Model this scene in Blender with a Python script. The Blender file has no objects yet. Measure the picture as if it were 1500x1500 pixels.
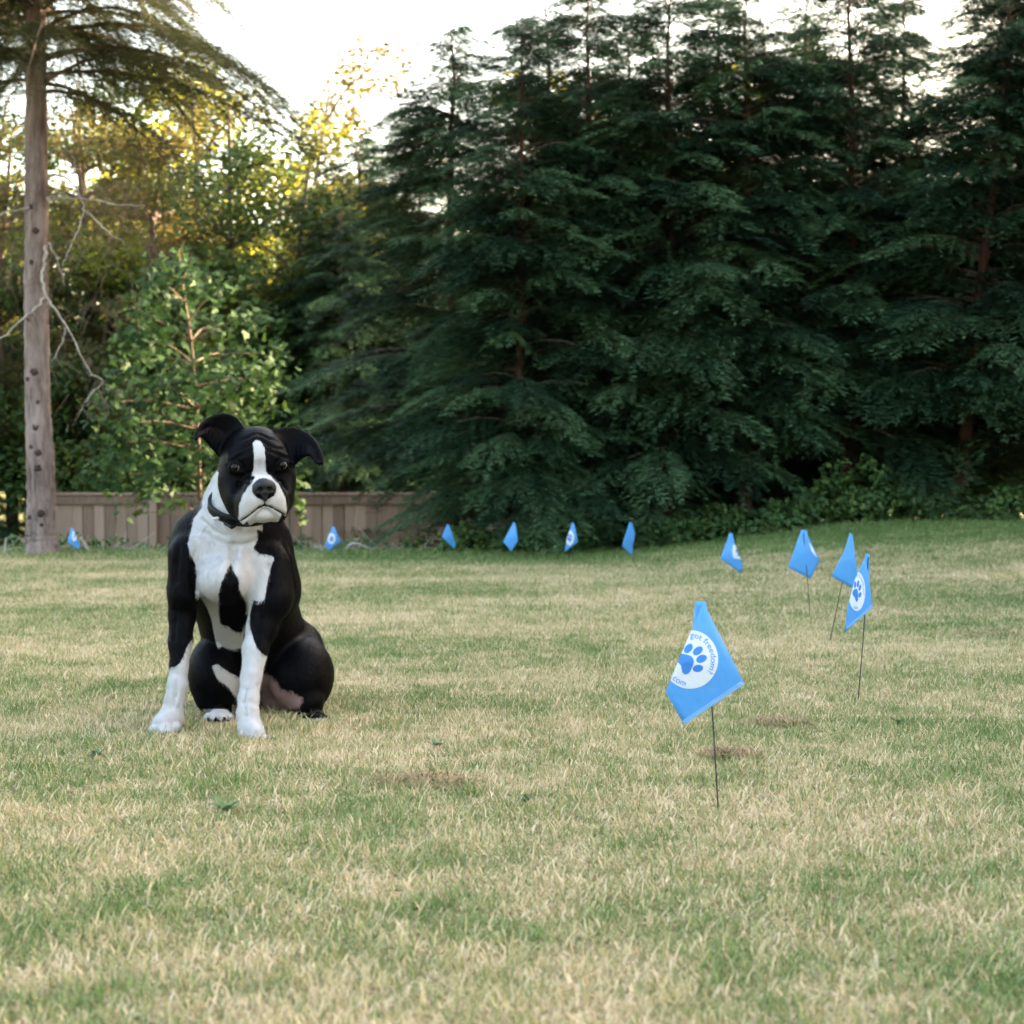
import bpy, math, random
import numpy as np
from mathutils import Vector

R = math.radians
random.seed(7)
rng = np.random.default_rng(11)
scene = bpy.context.scene
COL = scene.collection

# ------------------------------------------------------------------ camera
F_PX, CX, CY, HOR, CAM_H = 2600.0, 750.0, 750.0, 700.0, 0.64     # photo pixel units (1500 wide)
PITCH = math.atan((CY - HOR) / F_PX)
cam_d = bpy.data.cameras.new('camera')
cam_d.sensor_width = 36.0
cam_d.lens = 36.0 * F_PX / 1500.0
cam_d.clip_start = 0.05
cam_d.clip_end = 2000
cam_d.dof.use_dof = True
cam_d.dof.focus_distance = 4.42
cam_d.dof.aperture_fstop = 7.0
cam = bpy.data.objects.new('camera', cam_d)
cam.location = (0, 0, CAM_H)
cam.rotation_euler = (R(90) - PITCH, 0, 0)
COL.objects.link(cam)
scene.camera = cam

# ------------------------------------------------------------------ light
SUN_ELEV, SUN_ROT = R(11.0), R(60.0)
world = bpy.data.worlds.new('World')
scene.world = world
world.use_nodes = True
wn = world.node_tree
bg = wn.nodes['Background']
sky = wn.nodes.new('ShaderNodeTexSky')
sky.sky_type = 'NISHITA'
sky.sun_disc = False
sky.sun_elevation = SUN_ELEV
sky.sun_rotation = SUN_ROT
sky.air_density = 1.0
sky.dust_density = 6.0
sky.ozone_density = 0.0
wn.links.new(sky.outputs[0], bg.inputs[0])
bg.inputs[1].default_value = 0.15
sd = bpy.data.lights.new('sun', 'SUN')
sd.energy = 4.2
sd.angle = R(0.6)
sd.color = (1.0, 0.80, 0.55)
sun = bpy.data.objects.new('sun', sd)
_sdir = Vector((math.sin(SUN_ROT) * math.cos(SUN_ELEV), math.cos(SUN_ROT) * math.cos(SUN_ELEV), math.sin(SUN_ELEV)))
sun.rotation_euler = _sdir.to_track_quat('Z', 'Y').to_euler()
sun.location = (20, 12, 10)
COL.objects.link(sun)
vs = scene.view_settings
vs.view_transform = 'Standard'
vs.look = 'None'
vs.exposure = 3.7
vs.gamma = 1.0
vs.use_curve_mapping = False
scene.cycles.use_adaptive_sampling = True
scene.cycles.adaptive_threshold = 0.05
scene.cycles.max_bounces = 4
scene.cycles.diffuse_bounces = 2
scene.cycles.glossy_bounces = 2
scene.cycles.transmission_bounces = 3
scene.cycles.transparent_max_bounces = 4

# ------------------------------------------------------------------ helpers
def P(px, py, d):
    """world point seen at photo pixel (px,py), d metres in front of the camera (along +Y)"""
    x = (px - CX) / F_PX; v = -(py - CY) / F_PX
    c, s = math.cos(PITCH), math.sin(PITCH)
    dy = c + v * s; dz = -s + v * c
    t = d / dy
    return np.array([x * t, d, CAM_H + dz * t])

def proj(co):
    co = np.asarray(co)
    c, s = math.cos(PITCH), math.sin(PITCH)
    y = co[..., 1]; z = co[..., 2] - CAM_H
    fz = y * c - z * s; uz = y * s + z * c
    return CX + F_PX * co[..., 0] / fz, CY - F_PX * uz / fz

def sstep(t):
    t = np.clip(t, 0, 1); return t * t * (3 - 2 * t)

def gz(x, y):
    x = np.asarray(x, float); y = np.asarray(y, float)
    z = 0.27 * sstep((x - 0.2) / 3.4) * sstep((y - 7) / 7.5)
    z = z - 1.2 * sstep((y - 14.9) / 7) * (1 - 0.85 * sstep((x + 0.8) / 2.5))
    z = z + 0.008 * np.sin(x * 2.1 + 0.6 * y) * np.sin(y * 1.3 + 1.0) * sstep((y - 1) / 2)
    return z

def mesh_np(name, verts, faces, mat=None, tint=None, smooth=False):
    """faces: list/array of equal-length rows, or a list of lists"""
    me = bpy.data.meshes.new(name)
    verts = np.ascontiguousarray(verts, dtype=np.float32)
    if isinstance(faces, np.ndarray):
        n = faces.shape[1]; nf = faces.shape[0]
        me.vertices.add(len(verts)); me.vertices.foreach_set('co', verts.ravel())
        me.loops.add(nf * n); me.loops.foreach_set('vertex_index', np.ascontiguousarray(faces, dtype=np.int32).ravel())
        me.polygons.add(nf); me.polygons.foreach_set('loop_start', np.arange(0, nf * n, n, dtype=np.int32))
        me.update(calc_edges=True)
    else:
        me.from_pydata([tuple(v) for v in verts], [], faces); me.update()
    if smooth:
        me.polygons.foreach_set('use_smooth', np.ones(len(me.polygons), dtype=bool))
    if tint is not None:
        a = me.attributes.new('tint', 'FLOAT', 'POINT'); a.data.foreach_set('value', np.ascontiguousarray(tint, dtype=np.float32))
    if mat: me.materials.append(mat)
    return me

def link(name, me, parent=None, label=None, cat=None, group=None, kind=None):
    o = bpy.data.objects.new(name, me); COL.objects.link(o)
    if parent: o.parent = parent
    if label: o['label'] = label
    if cat: o['category'] = cat
    if group: o['group'] = group
    if kind: o['kind'] = kind
    return o

def thing(name, label, cat, loc=(0, 0, 0), group=None):
    o = link(name, None, None, label, cat, group)
    o.location = tuple(float(v) for v in loc)
    return o

def tube(pts, rad, n=8, caps=True, jitter=0.0):
    pts = np.asarray(pts, float); m = len(pts)
    rad = np.broadcast_to(np.asarray(rad, float), (m,))
    tan = np.gradient(pts, axis=0); tan /= np.linalg.norm(tan, axis=1, keepdims=True) + 1e-9
    up = np.array([0, 0, 1.0]) if abs(tan[0, 2]) < 0.8 else np.array([1.0, 0, 0])
    V = []; 
    for i in range(m):
        a = np.cross(tan[i], up); a /= np.linalg.norm(a) + 1e-9
        b = np.cross(a, tan[i])
        th = np.arange(n) * 2 * math.pi / n
        r = rad[i] * (1 + jitter * rng.normal(size=n))
        V.append(pts[i] + np.outer(r * np.cos(th), a) + np.outer(r * np.sin(th), b))
    V = np.concatenate(V)
    Fc = []
    for i in range(m - 1):
        for k in range(n):
            k2 = (k + 1) % n
            Fc.append([i * n + k, i * n + k2, (i + 1) * n + k2, (i + 1) * n + k])
    if caps:
        Fc.append(list(range(n))[::-1]); Fc.append([(m - 1) * n + k for k in range(n)])
    return V, Fc

def join(parts):
    V = []; Fc = []; o = 0
    for v, f in parts:
        V.append(np.asarray(v, float)); Fc += [[i + o for i in q] for q in f]; o += len(v)
    return np.concatenate(V), Fc

def spline(pts, n):
    pts = np.asarray(pts, float); m = len(pts)
    out = []
    t = np.linspace(0, m - 1 - 1e-6, n)
    for tt in t:
        i = int(tt); u = tt - i
        p0 = pts[max(i - 1, 0)]; p1 = pts[i]; p2 = pts[min(i + 1, m - 1)]; p3 = pts[min(i + 2, m - 1)]
        out.append(0.5 * ((2 * p1) + (-p0 + p2) * u + (2 * p0 - 5 * p1 + 4 * p2 - p3) * u * u + (-p0 + 3 * p1 - 3 * p2 + p3) * u ** 3))
    return np.array(out)

# ------------------------------------------------------------------ materials
class NT:
    def __init__(s, name):
        s.m = bpy.data.materials.new(name); s.m.use_nodes = True
        s.t = s.m.node_tree; s.t.nodes.clear()
        s.out = s.n('ShaderNodeOutputMaterial')
    def n(s, typ, **kw):
        nd = s.t.nodes.new(typ)
        for k, v in kw.items(): setattr(nd, k, v)
        return nd
    def l(s, a, b): s.t.links.new(a, b)
    def attr(s, name): 
        a = s.n('ShaderNodeAttribute'); a.attribute_name = name; return a.outputs['Fac']
    def noise(s, scale, detail=3, vec=None, rough=0.55):
        a = s.n('ShaderNodeTexNoise'); a.inputs['Scale'].default_value = scale; a.inputs['Detail'].default_value = detail
        a.inputs['Roughness'].default_value = rough
        if vec is not None: s.l(vec, a.inputs['Vector'])
        return a.outputs['Fac']
    def mapped(s, src, scale=(1, 1, 1)):
        m = s.n('ShaderNodeMapping'); m.inputs['Scale'].default_value = scale; s.l(src, m.inputs['Vector']); return m.outputs[0]
    def pos(s): return s.n('ShaderNodeNewGeometry').outputs['Position']
    def obj(s): return s.n('ShaderNodeTexCoord').outputs['Object']
    def math(s, op, a, b=None, c=None, clamp=False):
        m = s.n('ShaderNodeMath', operation=op, use_clamp=clamp)
        for i, v in enumerate((a, b, c)):
            if v is None: continue
            if isinstance(v, (int, float)): m.inputs[i].default_value = v
            else: s.l(v, m.inputs[i])
        return m.outputs[0]
    def ramp(s, fac, stops, interp='LINEAR'):
        r = s.n('ShaderNodeValToRGB'); r.color_ramp.interpolation = interp
        e = r.color_ramp.elements
        while len(e) < len(stops): e.new(0.5)
        for i, (p, c) in enumerate(stops):
            e[i].position = p; e[i].color = (*c, 1) if len(c) == 3 else c
        s.l(fac, r.inputs[0]); return r.outputs[0]
    def mix(s, fac, a, b):
        m = s.n('ShaderNodeMix', data_type='RGBA')
        if isinstance(fac, (int, float)): m.inputs[0].default_value = fac
        else: s.l(fac, m.inputs[0])
        for i, v in ((6, a), (7, b)):
            if isinstance(v, tuple): m.inputs[i].default_value = (*v, 1)
            else: s.l(v, m.inputs[i])
        return m.outputs[2]
    def bsdf(s, col, rough=0.6, spec=0.4, bump=None, bstr=0.3, bdist=0.01, sheen=0.0):
        b = s.n('ShaderNodeBsdfPrincipled')
        if isinstance(col, tuple): b.inputs['Base Color'].default_value = (*col, 1)
        else: s.l(col, b.inputs['Base Color'])
        if isinstance(rough, (int, float)): b.inputs['Roughness'].default_value = rough
        else: s.l(rough, b.inputs['Roughness'])
        if isinstance(spec, (int, float)): b.inputs['Specular IOR Level'].default_value = spec
        else: s.l(spec, b.inputs['Specular IOR Level'])
        b.inputs['Sheen Weight'].default_value = sheen
        if bump is not None:
            bp = s.n('ShaderNodeBump'); bp.inputs['Strength'].default_value = bstr; bp.inputs['Distance'].default_value = bdist
            s.l(bump, bp.inputs['Height']); s.l(bp.outputs[0], b.inputs['Normal'])
        return b.outputs[0]
    def done(s, sh): s.l(sh, s.out.inputs[0]); return s.m

def leaf_mat(name, stops, trans=0.35, rough=0.55, tcol=None, wscale=0.9, wamt=0.35, spec=0.18):
    k = NT(name)
    f = k.math('ADD', k.math('MULTIPLY', k.attr('tint'), 1 - wamt), k.math('MULTIPLY', k.noise(wscale, 2, k.pos()), wamt))
    c = k.ramp(f, stops)
    a = k.bsdf(c, rough, spec)
    t = k.n('ShaderNodeBsdfTranslucent')
    if tcol: k.l(k.mix(0.6, c, tcol), t.inputs[0])
    else: k.l(c, t.inputs[0])
    m = k.n('ShaderNodeMixShader'); m.inputs[0].default_value = trans
    k.l(a, m.inputs[1]); k.l(t.outputs[0], m.inputs[2])
    return k.done(m.outputs[0])

def bark_mat(name, c0, c1, scale=14, stretch=0.18, bd=0.012):
    k = NT(name)
    v = k.mapped(k.obj(), (1, 1, stretch))
    n = k.noise(scale, 5, v, 0.65); n2 = k.noise(2.2, 3, k.obj())
    f = k.math('ADD', k.math('MULTIPLY', n, 0.7), k.math('MULTIPLY', n2, 0.4), clamp=True)
    c = k.ramp(f, [(0.38, c0), (0.68, c1)])
    return k.done(k.bsdf(c, 0.9, 0.2, n, 0.9, bd))

M = {}
M['needle'] = leaf_mat('needle', [(0.12, (0.005, 0.014, 0.007)), (0.45, (0.019, 0.048, 0.022)), (0.80, (0.082, 0.148, 0.064))], 0.12, 0.6, None, 0.7, 0.12)
M['spruce'] = leaf_mat('spruce', [(0.2, (0.03, 0.04, 0.018)), (0.7, (0.08, 0.085, 0.035))], 0.25, 0.6)
M['maple'] = leaf_mat('maple', [(0.2, (0.008, 0.024, 0.008)), (0.55, (0.018, 0.046, 0.013)), (0.9, (0.042, 0.084, 0.022))], 0.09, 0.6, (0.10, 0.18, 0.03), 1.1, 0.4, 0.08)
M['broad'] = leaf_mat('broad', [(0.15, (0.018, 0.042, 0.012)), (0.5, (0.045, 0.082, 0.020)), (0.85, (0.11, 0.13, 0.028))], 0.48, 0.5, (0.46, 0.42, 0.05), 0.8, 0.5)
M['green'] = leaf_mat('green', [(0.15, (0.012, 0.032, 0.010)), (0.5, (0.028, 0.062, 0.016)), (0.85, (0.065, 0.098, 0.024))], 0.25, 0.5, (0.22, 0.26, 0.04), 0.8, 0.45)
M['rust'] = leaf_mat('rust', [(0.15, (0.02, 0.035, 0.012)), (0.5, (0.055, 0.065, 0.020)), (0.9, (0.18, 0.105, 0.045))], 0.35, 0.6, (0.34, 0.25, 0.06), 0.6, 0.6)
M['ivy'] = leaf_mat('ivy', [(0.15, (0.025, 0.06, 0.022)), (0.55, (0.06, 0.12, 0.035)), (0.92, (0.15, 0.18, 0.04))], 0.25, 0.45, None, 2.0, 0.35)
M['weed'] = leaf_mat('weed', [(0.2, (0.07, 0.13, 0.06)), (0.9, (0.14, 0.22, 0.10))], 0.2, 0.5, None, 3.0, 0.5)
M['bark_grey'] = bark_mat('bark_grey', (0.065, 0.045, 0.040), (0.29, 0.22, 0.20), 26, 0.14, 0.03)
M['bark_red'] = bark_mat('bark_red', (0.03, 0.016, 0.012), (0.10, 0.05, 0.036))
M['bark_brown'] = bark_mat('bark_brown', (0.05, 0.035, 0.025), (0.17, 0.12, 0.09))
M['deadwood'] = bark_mat('deadwood', (0.20, 0.165, 0.14), (0.44, 0.39, 0.35), 30, 0.3, 0.004)
M['knot'] = bark_mat('knot', (0.02, 0.012, 0.012), (0.07, 0.045, 0.04), 40, 1, 0.004)

def paint(name, c, rough=0.5, spec=0.4):
    k = NT(name); return k.done(k.bsdf(c, rough, spec))
M['wire'] = paint('wire', (0.02, 0.022, 0.025), 0.45)
# flag vinyl: coloured film, light passes through
def vinyl(name, c, t):
    k = NT(name)
    col = k.mix(k.math('MULTIPLY', k.noise(60, 3, k.pos()), 0.5), c, tuple(v * 0.82 for v in c))
    a = k.bsdf(col, 0.42, 0.4, k.noise(22, 3, k.pos()), 0.6, 0.008)
    tr = k.n('ShaderNodeBsdfTranslucent'); tr.inputs[0].default_value = (*t, 1)
    m = k.n('ShaderNodeMixShader'); m.inputs[0].default_value = 0.3
    k.l(a, m.inputs[1]); k.l(tr.outputs[0], m.inputs[2]); return k.done(m.outputs[0])
M['vinyl'] = vinyl('flag_vinyl', (0.10, 0.36, 0.76), (0.12, 0.42, 0.85))
M['hem'] = vinyl('flag_hem', (0.22, 0.48, 0.86), (0.2, 0.45, 0.9))
M['print_white'] = vinyl('print_white', (0.78, 0.82, 0.88), (0.7, 0.78, 0.9))
M['print_blue'] = vinyl('print_blue', (0.045, 0.24, 0.66), (0.05, 0.28, 0.8))

# lawn colours: shared patch map of green and straw by world position
def patch(k):
    p = k.pos()
    a = k.noise(0.85, 4, k.mapped(p, (0.8, 1.0, 0.0)), 0.62)
    b = k.noise(5.5, 3, k.mapped(p, (1, 1.2, 0.0)), 0.65)
    return k.math('ADD', k.math('MULTIPLY', a, 0.58), k.math('MULTIPLY', b, 0.42))

def far_green(k):
    """the strip of lawn along the trees is fresher"""
    s = k.n('ShaderNodeSeparateXYZ'); k.l(k.pos(), s.inputs[0])
    q = k.math('SUBTRACT', s.outputs[1], k.math('MULTIPLY', s.outputs[0], -0.35))
    f = k.math('MULTIPLY', k.math('SUBTRACT', q, 12.4), 0.55, clamp=True)
    return f

k = NT('grass_blades')
pt = patch(k)
sep = k.math('ADD', k.math('MULTIPLY', k.math('SUBTRACT', pt, 0.49), 2.8), k.attr('tint'))
sep = k.math('SUBTRACT', sep, k.math('MULTIPLY', far_green(k), 0.6))
c = k.ramp(sep, [(0.02, (0.10, 0.165, 0.046)), (0.28, (0.178, 0.235, 0.082)), (0.48, (0.31, 0.295, 0.13)), (0.64, (0.47, 0.378, 0.215)), (0.95, (0.63, 0.50, 0.33))])
a = k.bsdf(c, 0.6, 0.25)
t = k.n('ShaderNodeBsdfTranslucent'); k.l(c, t.inputs[0])
m = k.n('ShaderNodeMixShader'); m.inputs[0].default_value = 0.25
k.l(a, m.inputs[1]); k.l(t.outputs[0], m.inputs[2])
M['grass'] = k.done(m.outputs[0])

k = NT('lawn_soil')
pt = patch(k)
fine = k.noise(70, 4, k.pos(), 0.7)
f = k.math('ADD', k.math('MULTIPLY', k.math('SUBTRACT', pt, 0.5), 1.6), k.math('MULTIPLY', fine, 0.9))
f = k.math('SUBTRACT', f, k.math('MULTIPLY', far_green(k), 0.25))
c = k.ramp(f, [(0.15, (0.085, 0.10, 0.038)), (0.42, (0.19, 0.175, 0.085)), (0.7, (0.31, 0.25, 0.145))])
M['soil'] = k.done(k.bsdf(c, 0.95, 0.1, fine, 0.8, 0.02))

# ------------------------------------------------------------------ ground
def ground():
    xs = np.concatenate([[-600, -250, -120, -60, -35], np.linspace(-22, 22, 111), [35, 60, 120, 250, 600]])
    ys = np.concatenate([[-600, -250, -120, -60, -30, -15, -6], np.linspace(-2, 34, 145), [45, 60, 90, 160, 300, 600, 1200]])
    X, Y = np.meshgrid(xs, ys)
    V = np.stack([X, Y, gz(X, Y)], -1).reshape(-1, 3)
    nx = len(xs); ny = len(ys)
    i = np.arange(ny - 1)[:, None] * nx + np.arange(nx - 1)[None]
    Fq = np.stack([i, i + 1, i + nx + 1, i + nx], -1).reshape(-1, 4)
    link('ground', mesh_np('ground', V, Fq, M['soil'], smooth=True), kind='structure')
ground()

# grass: tufts of blades scattered over the lawn (one mass, nobody could count it)
def tuft(name, nb, h, spread, lean, dry, width):
    V = []; Fq = []; T = []
    for b in range(nb):
        a = rng.uniform(0, 2 * math.pi); r = spread * math.sqrt(rng.uniform())
        bx, by = r * math.cos(a), r * math.sin(a)
        hh = h * 0.60 * rng.uniform(0.5, 1.25); la = rng.uniform(0, 2 * math.pi); ln = min(1.5, lean * rng.uniform(0.5, 1.5))
        w = width * rng.uniform(0.7, 1.3); wa = rng.uniform(0, 2 * math.pi)
        dx, dy = math.cos(la), math.sin(la); wx, wy = math.cos(wa) * w / 2, math.sin(wa) * w / 2
        o = len(V)
        for (s_, wf) in ((0, 1.0), (0.55, 0.85)):
            z = hh * s_ * math.cos(ln * s_ * 0.8); q = hh * math.sin(ln) * s_ ** 1.6
            V.append((bx + dx * q - wx * wf, by + dy * q - wy * wf, z - 0.004)); V.append((bx + dx * q + wx * wf, by + dy * q + wy * wf, z - 0.004))
        q = hh * math.sin(ln); V.append((bx + dx * q, by + dy * q, max(0.003, hh * math.cos(ln))))
        Fq += [[o, o + 1, o + 3], [o, o + 3, o + 2], [o + 2, o + 3, o + 4]]
        tv = float(np.clip(rng.normal(dry, 0.17), 0, 1)); T += [tv] * 5
    me = mesh_np(name, np.array(V), np.array(Fq), M['grass'], np.array(T))
    return bpy.data.objects.new(name, me)

def lawn():
    src = bpy.data.collections.new('tufts')            # never linked to the scene: only the source of the scatter
    specs = [(14, 0.040, 0.034, 0.7, 0.36), (14, 0.034, 0.036, 0.9, 0.48), (14, 0.032, 0.040, 1.15, 0.64), (12, 0.040, 0.040, 1.3, 0.78),
             (16, 0.034, 0.046, 1.45, 0.84), (12, 0.044, 0.030, 0.5, 0.30), (9, 0.056, 0.034, 0.85, 0.6), (16, 0.036, 0.044, 1.45, 0.66)]
    for i, (nb, h, sp, ln, dry) in enumerate(specs):
        src.objects.link(tuft('tuft_%02d' % i, nb, h, sp, ln, dry, 0.0030))
    pts = []
    bands = [(1.2, 3.0, 3300), (3.0, 5.0, 2600), (5.0, 8.0, 1700), (8.0, 11.5, 1000), (11.5, 17.0, 700)]
    for y0, y1, dens in bands:
        w = 0.36 * y1 + 0.7
        n = int(dens * (y1 - y0) * 2 * w)
        x = rng.uniform(-w, w, n); y = rng.uniform(y0, y1, n)
        keep = np.abs(x) < 0.33 * y + 0.6
        pts.append(np.stack([x[keep], y[keep]], 1))
    pts = np.concatenate(pts)
    keep = ~((pts[:, 1] > 15.2) & (pts[:, 0] > -1.2))
    pts = pts[keep]
    n = len(pts)
    co = np.column_stack([pts, gz(pts[:, 0], pts[:, 1])]).astype(np.float32)
    me = bpy.data.meshes.new('lawn_grass'); me.vertices.add(n); me.vertices.foreach_set('co', co.ravel())
    far = 1 + 0.35 * sstep((pts[:, 1] - 5) / 8)
    edge = 1 + 0.8 * sstep((pts[:, 1] - 13.4) / 1.2)
    sc = rng.uniform(0.65, 1.25, n) * far * edge
    for nm, ty, val in (('rot', 'FLOAT', rng.uniform(0, 6.283, n)), ('sca', 'FLOAT', sc)):
        a = me.attributes.new(nm, ty, 'POINT'); a.data.foreach_set('value', val.astype(np.float32))
    a = me.attributes.new('pick', 'INT', 'POINT'); a.data.foreach_set('value', rng.integers(0, len(specs), n).astype(np.int32))
    o = link('lawn_grass', me, label='patchy mown lawn of green and straw coloured grass', cat='grass', kind='stuff')
    ng = bpy.data.node_groups.new('scatter_grass', 'GeometryNodeTree')
    ng.interface.new_socket('Geometry', in_out='INPUT', socket_type='NodeSocketGeometry')
    ng.interface.new_socket('Geometry', in_out='OUTPUT', socket_type='NodeSocketGeometry')
    N = ng.nodes; L = ng.links
    gi = N.new('NodeGroupInput'); go = N.new('NodeGroupOutput')
    iop = N.new('GeometryNodeInstanceOnPoints'); ci = N.new('GeometryNodeCollectionInfo')
    ci.inputs['Collection'].default_value = src; ci.inputs['Separate Children'].default_value = True; ci.inputs['Reset Children'].default_value = True
    def na(nm, dt):
        q = N.new('GeometryNodeInputNamedAttribute'); q.data_type = dt; q.inputs['Name'].default_value = nm; return q.outputs['Attribute']
    cx = N.new('ShaderNodeCombineXYZ'); L.new(na('rot', 'FLOAT'), cx.inputs[2])
    L.new(gi.outputs[0], iop.inputs['Points']); L.new(ci.outputs[0], iop.inputs['Instance'])
    iop.inputs['Pick Instance'].default_value = True
    L.new(na('pick', 'INT'), iop.inputs['Instance Index']); L.new(cx.outputs[0], iop.inputs['Rotation']); L.new(na('sca', 'FLOAT'), iop.inputs['Scale'])
    L.new(iop.outputs[0], go.inputs[0])
    md = o.modifiers.new('scatter', 'NODES'); md.node_group = ng
lawn()

# ------------------------------------------------------------------ conifers
def conifer_crown(H, r_low, z_low, nbr, seed, droop=0.5):
    g = np.random.default_rng(seed)
    Vs = []; Ts = []; Br = []
    for b in range(nbr):
        zf = g.uniform() ** 1.02
        z0 = z_low + (H - z_low) * zf
        prof = (1 - zf) ** 0.62
        L = r_low * prof * g.uniform(0.7, 1.15) + 0.2
        az = g.uniform(0, 2 * math.pi)
        d = np.array([math.cos(az), math.sin(az), 0]); side = np.array([-d[1], d[0], 0])
        rise = g.uniform(0.15, 0.5) + 0.35 * zf; dr = droop * g.uniform(0.6, 1.3)
        if b % 5 == 4: L = L * 0.35 + 0.08
        bend = g.normal(0, 0.14)
        nt = max(7, int(L / 0.046))
        t = np.linspace(0.08, 1.0, nt)
        ctr = np.outer(t, d) * L + np.outer(t * t * bend * L, side)
        ctr[:, 2] = z0 + L * (rise * t - (rise * 0.5 + dr) * t * t)
        Br.append((np.array([[0, 0, z0], *ctr[::max(1, nt // 5)]]), L))
        tint_b = g.uniform(0.05, 0.8)
        for i in range(nt):
            tt = t[i]
            tl = L * (0.42 * (1 - tt) + 0.09) * g.uniform(0.7, 1.25)
            tl = min(tl, 0.5)
            for sgn in (-1, 1):
                td = d * g.uniform(0.7, 1.05) + side * sgn * g.uniform(0.4, 0.8); td /= np.linalg.norm(td)
                m = max(3, int(tl / 0.021))
                s = (np.arange(m) + g.uniform(0.2, 0.8)) / m * tl
                base = ctr[i] + np.outer(s, td)
                base[:, 2] += -0.22 * s - 0.7 * s * s + g.normal(0, 0.008, m)
                tw_side = np.cross(td, [0, 0, 1.0]); tw_side /= np.linalg.norm(tw_side)
                for sg2 in (-1, 1):
                    ld = td * 0.9 + tw_side * sg2 * 0.36
                    l = g.uniform(0.045, 0.10, m)[:, None] * (1.15 - 0.5 * (s / tl))[:, None]
                    dirv = ld[None] + g.normal(0, 0.10, (m, 3)); dirv[:, 2] -= g.uniform(0.05, 0.4, m)
                    dirv /= np.linalg.norm(dirv, axis=1, keepdims=True)
                    wv = np.cross(dirv, np.array([0, 0, 1.0]) + g.normal(0, 0.35, (m, 3))); wv /= np.linalg.norm(wv, axis=1, keepdims=True) + 1e-9
                    w = g.uniform(0.003, 0.0055, m)[:, None]
                    mid = base + dirv * l * 0.45
                    q = np.stack([base, mid + wv * w, base + dirv * l, mid - wv * w], 1)
                    Vs.append(q.reshape(-1, 3))
                    tv = np.clip(tint_b + 0.35 * (s / tl) * tt + g.normal(0, 0.10, m), 0, 1)
                    Ts.append(np.repeat(tv, 4))
    V = np.concatenate(Vs); T = np.concatenate(Ts)
    Fq = np.arange(len(V)).reshape(-1, 4)
    return V, Fq, T, Br

def conifer_trunk(H, r0, seed):
    g = np.random.default_rng(seed)
    n = 12; z = np.linspace(-0.15, H, n)
    pts = np.column_stack([g.normal(0, 0.015, n), g.normal(0, 0.015, n), z])
    rad = r0 * (1 - 0.93 * (z + 0.15) / (H + 0.15)) * (1 + 0.35 * np.exp(-(z + 0.15) / 0.12))
    return tube(pts, rad, 10)

HEM = []
for i, (H, rl, zl, nb) in enumerate([(4.9, 1.35, 1.02, 290), (5.3, 1.35, 0.34, 370), (4.5, 1.25, 0.58, 285)]):
    V, Fq, T, Br = conifer_crown(H, rl, zl, nb, 100 + i, 0.42)
    cm = mesh_np('hemlock_crown', V, Fq, M['needle'], T)
    limbs = join([tube(p[:-2], np.linspace(0.010, 0.004, len(p) - 2) * (L / 1.2 + 0.2), 4, False) for p, L in Br])
    lm = mesh_np('hemlock_limbs', *limbs, M['bark_brown'])
    tm = mesh_np('hemlock_trunk', *conifer_trunk(H, 0.075, 200 + i), M['bark_red'], smooth=True)
    HEM.append((cm, lm, tm))

def hemlock(x, y, rot, sc, kind, label, group='dark hemlocks along the back of the lawn'):
    o = thing('hemlock_tree', label, 'tree', (x, y, float(gz(x, y)) - 0.02), group)
    o.rotation_euler = (0, 0, rot); o.scale = (sc, sc, sc)
    cm, lm, tm = HEM[kind]
    link('trunk', tm, o); link('limbs', lm, o); link('crown', cm, o)
    return o

def at(px, d): return (px - CX) / F_PX * d
hedge = [  # photo x of the trunk, distance, variant, scale, what tells it apart
    (525, 25.4, 0, 1.36, 'hemlock reaching over the board fence left of the row'),
    (765, 15.3, 1, 0.86, 'hemlock with a bare red trunk foot behind the middle flags'),
    (860, 15.8, 1, 0.96, 'hemlock rising just right of the middle of the tree row'),
    (980, 15.6, 2, 1.08, 'hemlock behind the flag nearest the low ivy'),
    (1092, 15.7, 0, 0.98, 'hemlock with a reddish trunk showing above the pale ivy'),
    (1245, 15.9, 2, 1.12, 'shaded hemlock behind the pair of overlapping flags'),
    (1400, 15.4, 0, 1.0, 'hemlock with a leaning red trunk near the right edge'),
    (1530, 15.7, 2, 1.1, 'rightmost shaded hemlock at the edge of the view'),
    (662, 17.0, 0, 1.06, 'leftmost hemlock of the second row behind the fence end'),
    (800, 17.3, 2, 1.2, 'second row hemlock filling the gap near the middle'),
    (920, 17.8, 0, 1.08, 'second row hemlock behind the right middle flags'),
    (1050, 17.4, 1, 1.0, 'second row hemlock above the pale ivy clump'),
    (1180, 17.9, 0, 1.1, 'second row hemlock in the dark part of the row'),
    (1320, 17.5, 1, 0.98, 'second row hemlock left of the leaning trunk'),
    (1460, 17.8, 2, 1.2, 'second row hemlock at the far right'),
    (500, 24.2, 0, 1.12, 'hemlock standing behind the maple beside the fence'),
    (615, 25.0, 1, 1.3, 'hemlock behind the fence filling the gap right of its neighbour'),
    (-45, 23.8, 1, 0.75, 'dark hemlock filling the gap left of the spruce trunk'),
    (95, 24.0, 1, 0.62, 'low dark hemlock behind the fence right of the spruce trunk'),
    (390, 24.5, 1, 0.8, 'dark hemlock behind the right side of the maple'),
    (940, 19.2, 1, 0.85, 'third row hemlock closing the gap behind the right far flags'),
    (1110, 19.0, 1, 0.8, 'third row hemlock closing the gap above the pale ivy'),
    (1280, 19.3, 1, 0.85, 'third row hemlock closing the gap left of the leaning trunk'),
    (1440, 19.0, 1, 0.8, 'third row hemlock closing the gap right of the leaning trunk'),
]
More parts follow.
